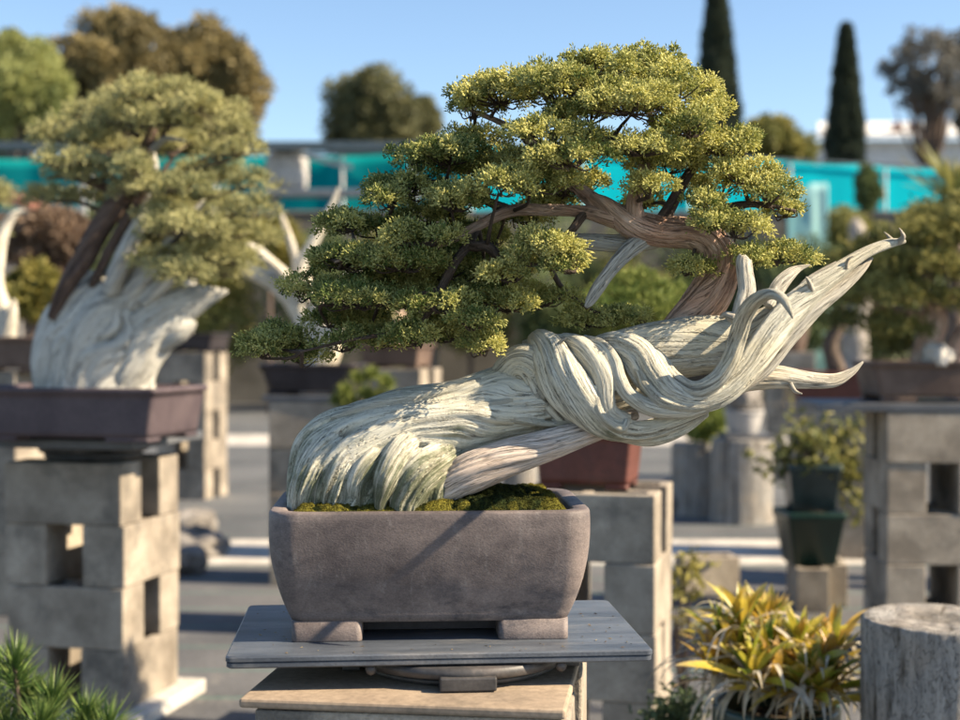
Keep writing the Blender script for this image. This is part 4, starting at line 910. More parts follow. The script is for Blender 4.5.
# small dark pot with big deadwood bonsai
a = topof('a'); slab_obj('display_slab', .44, .40, .028, (a[0] - .01, a[1], a[2] + .0005), -R(8), M['slab'], 'thin dark slab under the small dark pot', 'slab')
rect_pot('bonsai_pot', (a[0] - .02, a[1], a[2] + .03), -R(6), .50, .34, .15, M['pot_dark'], 'glossy black pot holding the forked deadwood bonsai', .82, .010, .014, .05)
b4 = empty('bonsai_tree', P(300, 360, 6.7)); tag(b4, 'forked bleached deadwood bonsai in the glossy black pot', 'bonsai tree')
for k, r in enumerate([[(318, 372, 6.75, 12), (318, 345, 6.75, 12), (305, 318, 6.75, 11), (290, 296, 6.75, 10), (272, 280, 6.75, 9), (248, 270, 6.75, 7), (225, 256, 6.75, 3)],
                       [(318, 372, 6.75, 14), (326, 345, 6.75, 15), (322, 318, 6.75, 13), (312, 296, 6.75, 9), (300, 275, 6.75, 7), (296, 262, 6.75, 5)],
                       [(300, 292, 6.7, 8), (300, 268, 6.7, 7), (310, 248, 6.7, 6), (322, 225, 6.7, 5), (332, 205, 6.7, 3.5), (338, 188, 6.7, 1.5)],
                       [(302, 290, 6.7, 6), (297, 262, 6.7, 5), (290, 240, 6.7, 4), (284, 222, 6.7, 3), (280, 212, 6.7, 1)],
                       [(305, 300, 6.7, 6), (285, 275, 6.65, 5), (262, 255, 6.65, 5), (245, 240, 6.65, 3), (236, 232, 6.65, 1)],
                       [(330, 345, 6.7, 8), (338, 322, 6.65, 8), (346, 312, 6.6, 5), (352, 306, 6.6, 2)],
                       [(330, 310, 6.75, 9), (345, 285, 6.75, 8), (362, 268, 6.75, 5), (378, 258, 6.75, 2)]]):
    mb = MB(); sweep(mb, PX(r), ns=140, nr=60, twist=3, seed=600 + k, waves=((.2, 1.6, 3), (.08, 4, 6)), cracks=((.12, 2.5, 3, .07),), GF=2.2)
    mb.build('trunk' if k < 2 else 'deadwood_branch', M['driftwood_pale'], b4)
for k, (px, py, rx, rz) in enumerate([(360, 300, 26, 12), (345, 330, 22, 11), (385, 290, 26, 12), (372, 318, 24, 10)]):
    rr = np.random.default_rng(4000 + k); m = PM(6.85); mb, L = pad(rr, P(px, py, 6.9), rx * m, rx * m * .8, rz * m, lump=.05, spacing=.034, per=7, ln=.028, wd=.008); mb.build('foliage_pad', M['juniper_old'], b4, smooth=False)

# bright little pine on the rear pillar c, with white stone
def tuft(mb, rng, c, n, ln, wd, up=.4, tint=(.3, 1), spread=1.0, r0=.0):
    d = unit(rand_dirs(rng, n) * spread + np.array([0, 0, up])); b = c + rand_dirs(rng, n) * r0 * rng.uniform(0, 1, n)[:, None]
    sprigs(mb, b, d, ln * rng.uniform(.6, 1.2, n), np.full(n, wd), rng.uniform(*tint, n))
sm = empty('pine_seedling', P(360, 408, 5.6)); tag(sm, 'bright green pine seedling between the black pot and the driftwood', 'pine seedling')
rr = np.random.default_rng(8); mb = MB(); st = MB()
for (px, py) in [(345, 392), (358, 380), (372, 376), (386, 384), (350, 402), (366, 396), (380, 398), (338, 402)]:
    c = P(px, py, 5.6 + rr.uniform(-.05, .05)); tuft(mb, rr, c, 260, .045, .0035, .6, r0=.02); tube(st, [P(362, 470, 5.6), (P(362, 430, 5.6) + c) / 2, c], .005, .003, n=8, nr=6)
mb.build('needles', M['bright_green'], sm, smooth=False); st.build('stem', M['twig'], sm)
pz_ = P(362, 470, 5.6)
q = far_stand(398, 496, 5.45, 3, 'low pillar hidden behind the driftwood base', 8)
round_pot('pot', (q[0](.19, .19)[0], q[0](.19, .19)[1], q[1]), .12, pz_[2] - q[1] + .02, M['pot_brown'], 'small clay pot under the bright pine seedling')
sm.location = sm.location
a = topof('c'); rect_pot('bonsai_pot', (a[0], a[1], a[2] + .0005), -R(16), .36, .28, .13, M['pot_brown'], 'brown pot behind the left foliage of the main bonsai', .85)
small_tree((a[0], a[1], a[2] + .1), 0, 'bonsai_tree', [[(392, 352, 7.5, 8), (398, 320, 7.5, 7), (388, 290, 7.5, 5), (395, 262, 7.5, 3)]],
           [(395, 250, 7.5, 30, 14), (370, 262, 7.5, 24, 12), (420, 265, 7.5, 28, 12), (400, 285, 7.4, 34, 12)], 'mid green bonsai mostly hidden behind the main foliage', 'bonsai tree', 'mid_green', 'bark', .06, .036, 7, .03, .009, seed=71)

# far left: white jin bonsai and brown pot
a = topof('f', .0, .2)
rect_pot('bonsai_pot', (a[0] - .12, a[1], a[2] + .0005), -R(12), .56, .36, .15, M['pot_brown'], 'plain brown pot cut by the left photo edge', .88, .01, .014)
b5 = empty('bonsai_tree', P(-10, 340, 6.05)); tag(b5, 'bleached white bonsai trunk cut off by the left photo edge', 'bonsai tree')
for k, r in enumerate([[(0, 342, 6.1, 16), (2, 315, 6.1, 11), (-4, 285, 6.1, 8), (-2, 255, 6.1, 7), (4, 230, 6.1, 6), (14, 215, 6.1, 4), (24, 210, 6.1, 1)], [(-12, 340, 6.1, 12), (-16, 290, 6.1, 10), (-20, 240, 6.1, 6), (-16, 215, 6.1, 3)], [(8, 340, 6.05, 7), (12, 318, 6.05, 6), (14, 300, 6.05, 2)]]):
    mb = MB(); sweep(mb, PX(r), ns=120, nr=50, twist=3, seed=640 + k, waves=((.2, 1.6, 3),), cracks=((.12, 2.5, 3, .07),), GF=2.2); mb.build('trunk' if k == 0 else 'deadwood_branch', M['driftwood_pale'], b5)
for k, (px, py, rx, rz) in enumerate([(-20, 205, 30, 12), (-35, 235, 30, 12), (-5, 195, 22, 8)]):
    rr = np.random.default_rng(4100 + k); m = PM(6.1); mb, L = pad(rr, P(px, py, 6.15), rx * m, rx * m * .8, rz * m, lump=.05, spacing=.034, per=7, ln=.028, wd=.008); mb.build('foliage_pad', M['juniper_old'], b5, smooth=False)

# far pillar b: pot + deadwood swirl behind the left tree
a = topof('b'); rect_pot('bonsai_pot', (a[0], a[1], a[2] + .0005), -R(14), .5, .36, .14, M['pot_dark'], 'dark shallow pot on the far left pillar', .85)
small_tree((a[0], a[1], a[2] + .1), 0, 'bonsai_tree', [[(185, 340, 10.4, 9), (180, 315, 10.4, 8), (190, 290, 10.4, 6), (186, 265, 10.4, 4)]],
           [(186, 250, 10.4, 30, 12), (165, 265, 10.4, 24, 10), (210, 268, 10.4, 24, 10)], 'distant bonsai behind the silvery trunk at left', 'bonsai tree', 'mid_green', 'driftwood_pale', .08, .05, 7, .045, .012, seed=76)
# rear pillars d, e
a = topof('d'); 
rect_pot('bonsai_pot', (a[0] + .04, a[1], a[2] + .0005), -R(10), .46, .32, .17, M['pot_red'], 'dark red pot left of the long brown pot', .84)
small_tree((a[0], a[1], a[2] + .1), 0, 'bonsai_tree', [[(838, 372, 7.55, 9), (830, 345, 7.55, 8), (842, 318, 7.55, 6), (832, 290, 7.55, 4)]],
           [(832, 268, 7.55, 30, 13), (805, 282, 7.55, 26, 12), (858, 285, 7.55, 26, 12), (825, 302, 7.45, 34, 11), (800, 318, 7.6, 22, 9)], 'dark green bonsai in the dark red pot behind the spur tips', 'bonsai tree', 'dark_green', 'twig', .06, .036, 8, .03, .010, tint=(.2, 1), seed=81)
a = topof('e'); round_pot('pot', (a[0], a[1], a[2] + .0005), .17, .26, M['pot_brown'], 'round brown pot on the far pillar')
small_tree((a[0], a[1], a[2] + .2), 0, 'bonsai_tree', [[(795, 325, 11.7, 5), (792, 300, 11.7, 4), (797, 280, 11.7, 3)]], [(795, 268, 11.7, 22, 12), (780, 280, 11.7, 16, 9), (812, 282, 11.7, 18, 9)], 'far dark shrub in the round brown pot', 'bonsai tree', 'dark_green', 'bark', .08, .05, 7, .045, .014, seed=85)

# logs and rocks in the middle distance
def log(px, pytop, pybot_d, r, lab, seed, tilt=0, name='cut_log', cat='log stump', holes=True):
    d = pybot_d; q = P(px, pytop, d); mb = MB(); h = q[2]
    n, k = 96, 40; th = np.linspace(0, 2 * np.pi, n, endpoint=False)
    zz = np.concatenate([np.linspace(0, h - .006, k), [h - .002, h]]); rr_ = np.concatenate([np.full(k, 1.0) + .05 * np.exp(-np.linspace(0, 1, k) * 8), [.99, .965]])
    V, G, Gv = [], [], []
    for z_, s_ in zip(zz, rr_):
        rad = r * s_ * (1 + .035 * vnoise(np.cos(th) * 1.7, np.sin(th) * 1.7, z_ * 1.0, seed) + .014 * vnoise(np.cos(th) * 9, np.sin(th) * 9, z_ * 1.5, seed + 1))
        cr = np.exp(-(fbm(np.cos(th) * 4, np.sin(th) * 4, z_ * .9, seed + 4, 2) / .035) ** 2); rad = rad - .006 * cr
        V.append(np.column_stack([rad * np.cos(th), rad * np.sin(th), np.full(n, z_)])); G.append(np.column_stack([np.cos(th) * 4, np.sin(th) * 4, np.full(n, z_)])); Gv.append(cr * .8)
    side = len(V)
    for s_ in (.93, .88, .82, .75, .68, .6, .52, .44, .36, .28, .2, .12, .03):     # cut face with growth rings
        V.append(V[side - 1] * np.array([s_, s_, 1]) + np.column_stack([np.zeros(n), np.zeros(n), .0035 * vnoise(np.cos(th) * s_ * 9, np.sin(th) * s_ * 9, 0, seed) - .004 * np.exp(-(s_ / .3) ** 2)])); G.append(np.column_stack([np.full(n, s_ * 7), .15 * np.cos(th), .15 * np.sin(th)])); Gv.append(np.clip(1.1 * np.exp(-(vnoise(np.cos(th) * 4, np.sin(th) * 4, s_ * .5, seed + 9) / .07) ** 2) * (s_ > .15) * (vnoise(np.cos(th) * 1.5, np.sin(th) * 1.5, 3, seed) > -.1) + .55 * np.exp(-((s_ - .2) / .2) ** 2), 0, .9))
    Vv, Q, T = loft(V, cap0=False, cap1=True)
    G = np.concatenate(G); Gv = np.concatenate(Gv); G = np.vstack([G, G[-1]]); Gv = np.append(Gv, 0)
    mb.add(Vv, Q, T, grain=G + seed, groove=Gv); o = mb.build(name, M['log'], smooth=True); o.location = (q[0], q[1], 0); o.data.set_sharp_from_angle(angle=R(50))
    return tag(o, lab, cat)
log(940, 617, 2.72, .150, 'thick weathered grey log post standing at the lower right', 3)
log(742, 438, 9.0, .20, 'pale cut log stump in the middle distance', 5)
log(700, 442, 9.4, .19, 'darker cut log beside the pale stump', 7)
log(520, 452, 5.9, .075, 'slim grooved timber post behind the driftwood', 11, name='timber_post', cat='post')
q = P(742, 438, 9.0); slab_obj('display_slab', .3, .3, .03, (q[0] + .02, q[1], q[2] + .001), 0, M['slab'], 'small dark slab on the pale log stump', 'slab')
round_pot('pot', (q[0] + .01, q[1], q[2] + .032), .13, .15, M['pot_white'], 'small pale pot on the pale log stump')
rock('rock', (q[0], q[1], q[2] + .165), (.26, .22, .26), M['rock'], 'grey stone set in the pale pot', 21)
sh = empty('green_shrub', P(710, 438, 9.3)); tag(sh, 'round bright green shrub on the darker log', 'shrub')
rr = np.random.default_rng(31); mb, L = crown(rr, P(708, 423, 9.3), (.17, .16, .12), 26, 5000, .03, .3, (.3, 1)); mb.build('foliage', M['bright_green'], sh, smooth=False)
mb = MB(); tube(mb, [P(708, 444, 9.35), P(708, 425, 9.3)], .012, .006, n=8); mb.build('stem', M['twig'], sh)
for k, (px, py, d, s, lb) in enumerate([(690, 505, 9.9, (.36, .3, .26), 'rough grey rock beside the dark log'), (676, 500, 9.4, (.2, .2, .18), 'small rock at the red pot pillar'), (192, 512, 8.3, (.30, .26, .20), 'rock behind the left pillar, upper of three'),
                                        (196, 540, 7.6, (.34, .3, .16), 'dark flat rock behind the left pillar'), (186, 528, 7.0, (.2, .2, .16), 'small rock behind the left pillar')]):
    q = P(px, py, d); rock('rock', (q[0], q[1], 0.0), s, M['rock'], lb, 40 + k)
# flat block and green pots
q = P(710, 575, 6.4); block(q[0], q[1] + .1, .001, R(8), .17, 'single grey concrete block lying left of the green pots', 'loose concrete blocks', L=.27, W=.16)
q = P(817, 600, 6.0); block(q[0], q[1] + .18, .001, R(84), .19, 'grey concrete block under the two green pots', 'loose concrete blocks')
block(q[0] + .11, q[1] + .30, .001, R(84), .19, 'rear concrete block behind the one under the green pots', 'loose concrete blocks')
def sq_pot(loc, rz, w0, w1, h, m, label):
    p = empty('square_pot', loc, rz); tag(p, label, 'square pot')
    V, Q, T = loft(rings_rect([(w0 * .96, w0 * .96, .01, 0), (w0, w0, .012, .004), (w1 * .94, w1 * .94, .014, h * .84), (w1, w1, .016, h * .86), (w1, w1, .016, h * .99), (w1 * .985, w1 * .985, .015, h), (w1 * .92, w1 * .92, .013, h), (w1 * .86, w1 * .86, .012, h * .7)], 6))
    MB().add(V, Q, T).build('body', m, p, world=False)
    V, Q = boxvf(-w1 * .44, w1 * .44, -w1 * .44, w1 * .44, h * .8, h * .9); mesh('soil', V, Q, M['soil'], p, smooth=False, world=False); return p
gz = .192
sq_pot((q[0], q[1] + .15, gz), R(4), .19, .265, .235, M['pot_plastic'], 'dark green plastic square pot on the concrete block')
sq_pot((q[0] + .01, q[1] + .16, gz + .237), R(-3), .19, .235, .205, M['pot_blue'], 'blue grey glazed square pot stacked on the green plastic pot')
sb = empty('leafy_shrub', (q[0] + .01, q[1] + .16, gz + .40)); tag(sb, 'sparse leafy green shrub with trailing stems in the glazed pot', 'shrub')
rr = np.random.default_rng(61); mb = MB(); st = MB(); base = np.array([q[0] + .01, q[1] + .16, gz + .41])
tips = [(760, 466, 0), (777, 446, .1), (790, 432, 0), (797, 415, -.1), (806, 440, .1), (815, 425, 0), (824, 437, -.1), (835, 420, .05), (845, 440, 0), (855, 425, .1), (868, 422, 0), (872, 445, -.05), (862, 462, 0), (830, 455, -.12), (812, 462, -.12), (845, 465, .1), (880, 455, 0), (800, 468, .05),
        (868, 480, -.05), (860, 500, -.05), (855, 515, -.06), (876, 470, -.02), (868, 495, -.08), (780, 470, -.05), (765, 460, .03)]
for px, py, dz in tips:
    e = P(px, py, 6.16 + dz); 
    md = (base + e) / 2 + np.array([0, 0, .06 if py > 470 else .03]) + rr.normal(0, .01, 3)
    tube(st, [base, md, e], .0045, .0018, n=12, nr=6)
    for f in np.linspace(.45, 1.05, 7):
        c = base * (1 - f) ** 2 + 2 * md * f * (1 - f) + e * f * f; n = 4
        leaves(mb, rr, c + rr.normal(0, .022, (n, 3)), rand_dirs(rr, n), rr.uniform(.035, .065, n), np.clip(rr.normal(.62 if py > 470 or px > 860 else .35, .25, n), 0, 1), .5)
mb.build('foliage', M['mid_green'], sb, smooth=False); st.build('stem', M['twig'], sb)

# yellow strap-leaved plant in a green tub --------------------------------
def strap_leaf(mb, base, az, ln, wd, rise, droop, rng, tint, fold=.25, n=12):
    t = np.linspace(0, 1, n)
    el0 = rise; el = el0 - droop * t ** 1.4
    dr = np.stack([np.cos(el) * math.cos(az), np.cos(el) * math.sin(az), np.sin(el)], 1)
    C = base + np.concatenate([[np.zeros(3)], np.cumsum(dr[:-1] * ln / (n - 1), 0)])
    side = np.array([-math.sin(az), math.cos(az), 0]); side = side + rng.normal(0, .15, 3); up = np.cross(dr, side)
    w = wd * np.clip(np.sin(np.pi * np.clip(t * .86 + .12, 0, 1)) ** .8, .02, 1)
    tws = rng.normal(0, .5) * t
    sd = side[None] * np.cos(tws)[:, None] + up * np.sin(tws)[:, None]
    Lf = C + sd * w[:, None] * .5 + up * (w * fold)[:, None]; Rt = C - sd * w[:, None] * .5 + up * (w * fold)[:, None]
    V = np.stack([Lf, C, Rt], 1).reshape(-1, 3); i = np.arange(n - 1)[:, None] * 3
    Q = np.concatenate([np.concatenate([i, i + 1, i + 4, i + 3], 1), np.concatenate([i + 1, i + 2, i + 5, i + 4], 1)])
    mb.add(V, Q, None, tint=np.full(len(V), tint), tip=np.repeat(t, 3))
def strapmat(name, stops, tipcol):
    m, nt, b = mat(name); a = nt.nodes.new('ShaderNodeAttribute'); a.attribute_name = 'tint'; t = nt.nodes.new('ShaderNodeAttribute'); t.attribute_name = 'tip'
    r = ramp(nt, stops); nt.links.new(a.outputs['Fac'], r.inputs[0]); v = coords(nt); n1 = noise(nt, v, 60, 4, .7)
    rt = ramp(nt, [(.72, (0, 0, 0)), (1, (.9, .9, .9))]); nt.links.new(t.outputs['Fac'], rt.inputs[0])
    c = mixc(nt, rt.outputs[0], r.outputs[0], tipcol); rn = ramp(nt, [(.3, (.6, .6, .55)), (.65, (1.15, 1.15, 1.1))]); nt.links.new(n1.outputs[0], rn.inputs[0])
    c = mixc(nt, .8, c, rn.outputs[0], 'MULTIPLY'); nt.links.new(c, b.inputs['Base Color']); b.inputs['Roughness'].default_value = .4
    tr = nt.nodes.new('ShaderNodeBsdfTranslucent'); nt.links.new(c, tr.inputs[0]); mx = nt.nodes.new('ShaderNodeMixShader'); mx.inputs[0].default_value = .35
    nt.links.new(b.outputs[0], mx.inputs[1]); nt.links.new(tr.outputs[0], mx.inputs[2]); nt.links.new(mx.outputs[0], nt.nodes['Material Output'].inputs[0]); return m
M['strap'] = strapmat('strap_leaves', [(.0, (.07, .16, .02)), (.25, (.28, .34, .04)), (.5, (.60, .48, .07)), (.72, (.58, .36, .06)), (.85, (.50, .28, .08)), (.9, (.66, .60, .48)), (1, (.50, .45, .38))], (.42, .33, .18))
q = P(776, 698, 2.95)
yp = empty('strap_leaf_plant', (q[0], q[1], q[2] - .02)); tag(yp, 'yellow strap leaved plant with dry drooping leaves in the round green tub', 'potted plant')
rr = np.random.default_rng(17)
for rs in range(32):
    a = rr.uniform(0, 2 * np.pi); r_ = math.sqrt(rr.uniform(0, 1)) * .165; hgt = rr.uniform(.02, .25) * (1.25 - r_ / .16)
    base = np.array([q[0] + r_ * math.cos(a), q[1] + r_ * math.sin(a), q[2] + hgt]); mb = MB(); kind = rr.uniform(.28, .74)
    nlf = 21
    for k in range(nlf):
        f = k / nlf; az = k * 2.4 + rr.normal(0, .3); age = f
        rise = R(82) * (1 - age) + R(12) * age + rr.normal(0, .12); ln = rr.uniform(.09, .165) * (.65 + .5 * age)
        dead = age > .60 and rr.random() < .7
        tint = rr.uniform(.88, 1.0) if dead else np.clip(rr.normal(kind, .15), 0, .86)
        strap_leaf(mb, base - np.array([0, 0, .02 * age]), az, ln * (1.25 if dead else 1), rr.uniform(.016, .027) * (.5 if dead else 1), rise, rr.uniform(1.2, 2.6) if dead else rr.uniform(.1, .9) * (.3 + age), rr, tint)
    mb.build('leaf_rosette', M['strap'], yp)
round_pot('planter_tub', (q[0], q[1], 0.0), .135, q[2] - .01, M['pot_plastic'], 'round dark green plastic tub under the yellow plant', cat='planter tub', bot=.8)
# small green weeds by the red pillar
wd_ = empty('weed_clump', P(672, 715, 3.2)); tag(wd_, 'small green weed clump left of the yellow plant', 'weeds'); mb = MB(); st = MB(); rr = np.random.default_rng(4)
for k in range(26):
    e = P(668 + rr.uniform(-18, 26), 712 + rr.uniform(-14, 26), 3.2 + rr.uniform(-.08, .08)); b0 = np.array([wd_.location[0] + rr.normal(0, .02), 3.22, 0.0])
    tube(st, [b0, (b0 + e) / 2 + rr.normal(0, .015, 3), e], .003, .0012, n=8, nr=5); n = 40; leaves(mb, rr, e + rr.normal(0, .022, (n, 3)), rand_dirs(rr, n), rr.uniform(.012, .028, n), rr.uniform(0, .5, n), .5)
mb.build('foliage', M['dark_green'], wd_, smooth=False); st.build('stem', M['twig'], wd_)
# yellow leaf sprays by the red pillar's right edge (same plant family, behind the tub)
ys = empty('yellow_sapling', P(682, 592, 4.3)); tag(ys, 'thin sapling with yellowing leaves beside the red pot pillar', 'sapling'); mb = MB(); st = MB()
for k in range(14):
    e = P(680 + rr.uniform(-6, 12), rr.uniform(560, 640), 4.35 + rr.uniform(-.08, .08)); b0 = np.array([P(684, 600, 4.35)[0], 4.37, 0.0]); tube(st, [b0, (b0 * .4 + e * .6) + rr.normal(0, .015, 3), e], .004, .0015, n=8, nr=5)
    n = 14; leaves(mb, rr, e + rr.normal(0, .03, (n, 3)), rand_dirs(rr, n), rr.uniform(.02, .04, n), rr.uniform(0.2, 1, n), .5)
mb.build('foliage', M['yellow_green'], ys, smooth=False); st.build('stem', M['twig'], ys)

# pine in the near left corner
pn = empty('pine_sapling', P(20, 760, 2.5)); tag(pn, 'green long needled pine sapling in the lower left corner', 'pine sapling'); rr = np.random.default_rng(91); st = MB(); root = np.array([P(10, 800, 2.5)[0], 2.55, .20])
for k, (px, py, dz, n) in enumerate([(14, 664, 0, 260), (-10, 672, .1, 200), (-14, 706, -.02, 260), (26, 696, .04, 260), (52, 700, 0, 260), (86, 716, .02, 240), (108, 728, -.02, 200), (40, 724, -.05, 260), (8, 728, 0, 240), (70, 740, 0, 220), (-30, 740, 0, 200), (100, 760, 0, 200), (30, 760, -.05, 200)]):
    mb = MB(); c = P(px, py, 2.5 + dz); ax = unit(c - root + np.array([0, 0, .15])); m = n
    f = rr.uniform(0, 1, m); b = c - ax * (f * .05)[:, None]; rd = rand_dirs(rr, m); d = unit(ax * (1.15 - f * .5)[:, None] + rd * .75)
    sprigs(mb, b, d, rr.uniform(.045, .08, m), np.full(m, .0022), np.clip(rr.normal(.45, .25, m), 0, 1)); mb.build('needle_tuft', M['needles'], pn, smooth=False)
    tube(st, [root, (root + c) / 2 + rr.normal(0, .02, 3) - [0, 0, .03], c], .009, .004, n=14, nr=8)
st.build('stem', M['twig'], pn)
round_pot('pot', (root[0], root[1], 0), .16, .24, M['pot_brown'], 'brown round pot under the pine sapling, below the picture')

# ================================================================== BACKGROUND
def sheet(name, p0, p1, z0, z1, m, label, cat, posts=4, wave=.05, seed=0, gaps=2.2):
    t = empty(name, ((p0[0] + p1[0]) / 2, (p0[1] + p1[1]) / 2, 0)); tag(t, label, cat)
    nx, nz = 120, 24; u = np.linspace(0, 1, nx); v = np.linspace(0, 1, nz); U, Vv = np.meshgrid(u, v)
    L_ = math.hypot(p1[0] - p0[0], p1[1] - p0[1]); nrm = np.array([-(p1[1] - p0[1]), p1[0] - p0[0]]) / L_
    off = wave * fbm(U * L_ / 1.2, Vv * 1.2, 0, seed, 3)
    X = p0[0] + (p1[0] - p0[0]) * U + nrm[0] * off; Y = p0[1] + (p1[1] - p0[1]) * U + nrm[1] * off
    sag = .05 * np.abs(np.sin(U * L_ / gaps * np.pi)) * Vv
    Z = z0 + (z1 - z0) * Vv - sag
    i = (np.arange(nz - 1)[:, None] * nx + np.arange(nx - 1)[None]).ravel()
    o = mesh('cloth', np.column_stack([X.ravel(), Y.ravel(), Z.ravel()]), np.stack([i, i + 1, i + nx + 1, i + nx], 1), m, t)
    s = o.modifiers.new('t', 'SOLIDIFY'); s.thickness = .003
    n = int(L_ / gaps) + 1
    for k in range(n):
        f = k / max(1, n - 1); x = p0[0] + (p1[0] - p0[0]) * f - nrm[0] * .06; y = p0[1] + (p1[1] - p0[1]) * f - nrm[1] * .06
        V, Q, T = loft(rings_round([(.028, 0), (.028, z1 + .02)], 16)); MB().add(V + np.array([x, y, 0]), Q, T).build('post', M['post'], t)
    V, Q = boxvf(0, L_, -.02, .02, z1 - .03, z1 + .015); V = np.array(V); c, s_ = (p1[0] - p0[0]) / L_, (p1[1] - p0[1]) / L_
    V = np.column_stack([V[:, 0] * c - V[:, 1] * s_ + p0[0] - nrm[0] * .1, V[:, 0] * s_ + V[:, 1] * c + p0[1] - nrm[1] * .1, V[:, 2]]); mesh('rail', V, Q, M['roof_dark'], t, smooth=False)
    return t
a0 = P(470, 145, 26.4); a1 = P(1060, 145, 31.0)
sheet('shade_fence', (a0[0], a0[1]), (a1[0], a1[1]), .1, a0[2], M['cyan_cloth'], 'bright cyan shade cloth fence at the right', 'fence', seed=2)
b0_ = P(-60, 152, 27.2); b1_ = P(470, 152, 26.5)
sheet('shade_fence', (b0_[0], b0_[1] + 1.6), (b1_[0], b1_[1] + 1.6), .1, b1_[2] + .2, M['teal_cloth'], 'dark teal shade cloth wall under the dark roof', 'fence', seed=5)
# shade house roof in front of the teal wall
rf = empty('shade_house', (P(200, 145, 24)[0], 24, 0)); tag(rf, 'shade house frame with flat dark roof and pale posts', 'shade house')
zr = P(200, 147, 24)[2]; xl, xr = P(-80, 145, 24)[0], P(425, 145, 24)[0]
V, Q = boxvf(xl, xr, 24, 24.4, zr - .03, zr + .10); mesh('roof', V, Q, M['roof_dark'], rf, smooth=False)
for px in (-60, 82, 413):
    xx = P(px, 145, 24.1)[0]; V, Q = boxvf(xx - .06, xx + .06, 24.1, 24.2, 0, zr - .02); mesh('post', V, Q, M['post'], rf, smooth=False)
q0, q1 = P(292, 150, 24.3), P(352, 165, 24.3)
V, Q = boxvf(q0[0], q1[0], 24.25, 24.33, q0[2] - .08, q0[2]); V = np.array(V); V[:, 2] -= (V[:, 0] - q0[0]) / (q1[0] - q0[0]) * (q0[2] - q1[2]); mesh('brace', V, Q, M['post'], rf, smooth=False)
q0, q1 = P(268, 190, 24.6), P(440, 190, 24.6)
bn = empty('raised_shelf', ((q0[0] + q1[0]) / 2, 24.6, 0)); tag(bn, 'pale raised shelf in front of the teal shade cloth', 'shelf')
V, Q = boxvf(q0[0], q1[0], 24.4, 25.0, q0[2] - .10, q0[2]); mesh('top', V, Q, M['pot_white'], bn, smooth=False)
for xx in (q0[0] + .1, q1[0] - .1):
    V, Q = boxvf(xx - .06, xx + .06, 24.6, 24.72, 0, q0[2] - .10); mesh('leg', V, Q, M['timber'], bn, smooth=False)
q = P(287, 190, 24.7); 
dr = empty('plastic_drum', (q[0], 24.7, q[2])); tag(dr, 'pale drum standing on the raised shelf', 'drum'); V, Q, T = loft(rings_round([(a_ * 1.9, b_ * 1.9) for a_, b_ in [(.17, .002), (.19, .02), (.20, .15), (.19, .18), (.20, .22), (.19, .32), (.15, .35), (.06, .36)]], 36)); MB().add(V, Q, T).build('body', M['pot_white'], dr, world=False)
V, Q, T = loft(rings_round([(a_ * 1.9, b_ * 1.9) for a_, b_ in [(.05, .358), (.05, .385), (.045, .39)]], 24)); MB().add(V, Q, T).build('lid', M['pot_white'], dr, world=False)
# pale tarpaulin leaning on the cyan fence
q0, q1 = P(800, 205, 25.4), P(832, 172, 25.4)
tp = MB(); n = 24; uu, vv = np.meshgrid(np.linspace(0, 1, n), np.linspace(0, 1, n)); hgt = np.clip(np.minimum(1, .35 + 1.1 * uu), 0, 1)
X = q0[0] - .2 + uu * .75; Z = .3 + vv * (P(0, 182, 25.4)[2] - .3) * (.86 + .14 * hgt); Y = 25.3 + vv * .3 + .02 * vnoise(uu * 5, vv * 8, 0, 3)
i = (np.arange(n - 1)[:, None] * n + np.arange(n - 1)[None]).ravel(); tp.add(np.column_stack([X.ravel(), Y.ravel(), Z.ravel()]), np.stack([i, i + 1, i + n + 1, i + n], 1)); o = tp.build('plastic_sheet', M['pale_sheet']); s = o.modifiers.new('t', 'SOLIDIFY'); s.thickness = .004
tag(o, 'pale aqua plastic sheet hung before the cyan fence', 'plastic sheet')

w0, w1 = P(-90, 214, 25.9), P(1080, 214, 25.9)
wl_ = empty('garden_wall', (0, 25.8, 0)); tag(wl_, 'dull grey brown garden wall under the shade cloth', 'wall')
V, Q = boxvf(w0[0], w1[0], 25.8, 25.95, 0, w0[2]); mesh('panel', V, Q, surf('wall_render', (.10, .095, .085), (.17, .16, .145), 1.5, .9, 20, .3, .01), wl_, smooth=False)
V, Q = boxvf(w0[0], w1[0], 25.77, 25.98, w0[2] + .001, w0[2] + .05); mesh('coping', V, Q, M['timber'], wl_, smooth=False)
def bush(px, py, d, rx, rz, m, label, seed, n=5000, size=.05, name='shrub', cat='shrub', stem=True, grp=None, nl=26, tint=(.1, .9)):
    if d > 11: d *= 1.95; size *= 1.7
    c = P(px, py, d); k = PM(d); rr = np.random.default_rng(seed)
    t = empty(name, (c[0], c[1], 0)); tag(t, label, cat, grp)
    mb, L = crown(rr, c, (rx * k, rx * k * .8, rz * k), nl, n, size, .34, tint); mb.build('foliage', M[m], t, smooth=False)
    st = MB(); g = np.array([c[0], c[1], 0]); tube(st, [g, g * .5 + c * .5 + rr.normal(0, .02, 3), c], .05, .03, n=10, nr=10)
    for q in L[:10]: tube(st, [g * .3 + c * .7, (c + q) / 2, q], .02, .008, n=6, nr=6)
    st.build('stem', M['twig'], t); return t
bush(800, 296, 11.6, 35.7, 68, 'dark_green', 'dark green column shrub left of the jin tip', 1, 9000)
bush(856, 251, 11.9, 34, 48, 'mid_green', 'mid green rounded shrub behind the jin tip', 2, 9000)
bush(868, 190, 12.6, 10, 30, 'dark_green', 'slim dark conifer in front of the cyan cloth', 3, 4000, name='conifer')
bush(760, 314, 12.2, 42, 90, 'dark_green', 'shadowy shrub behind the low spur', 4, 8000)
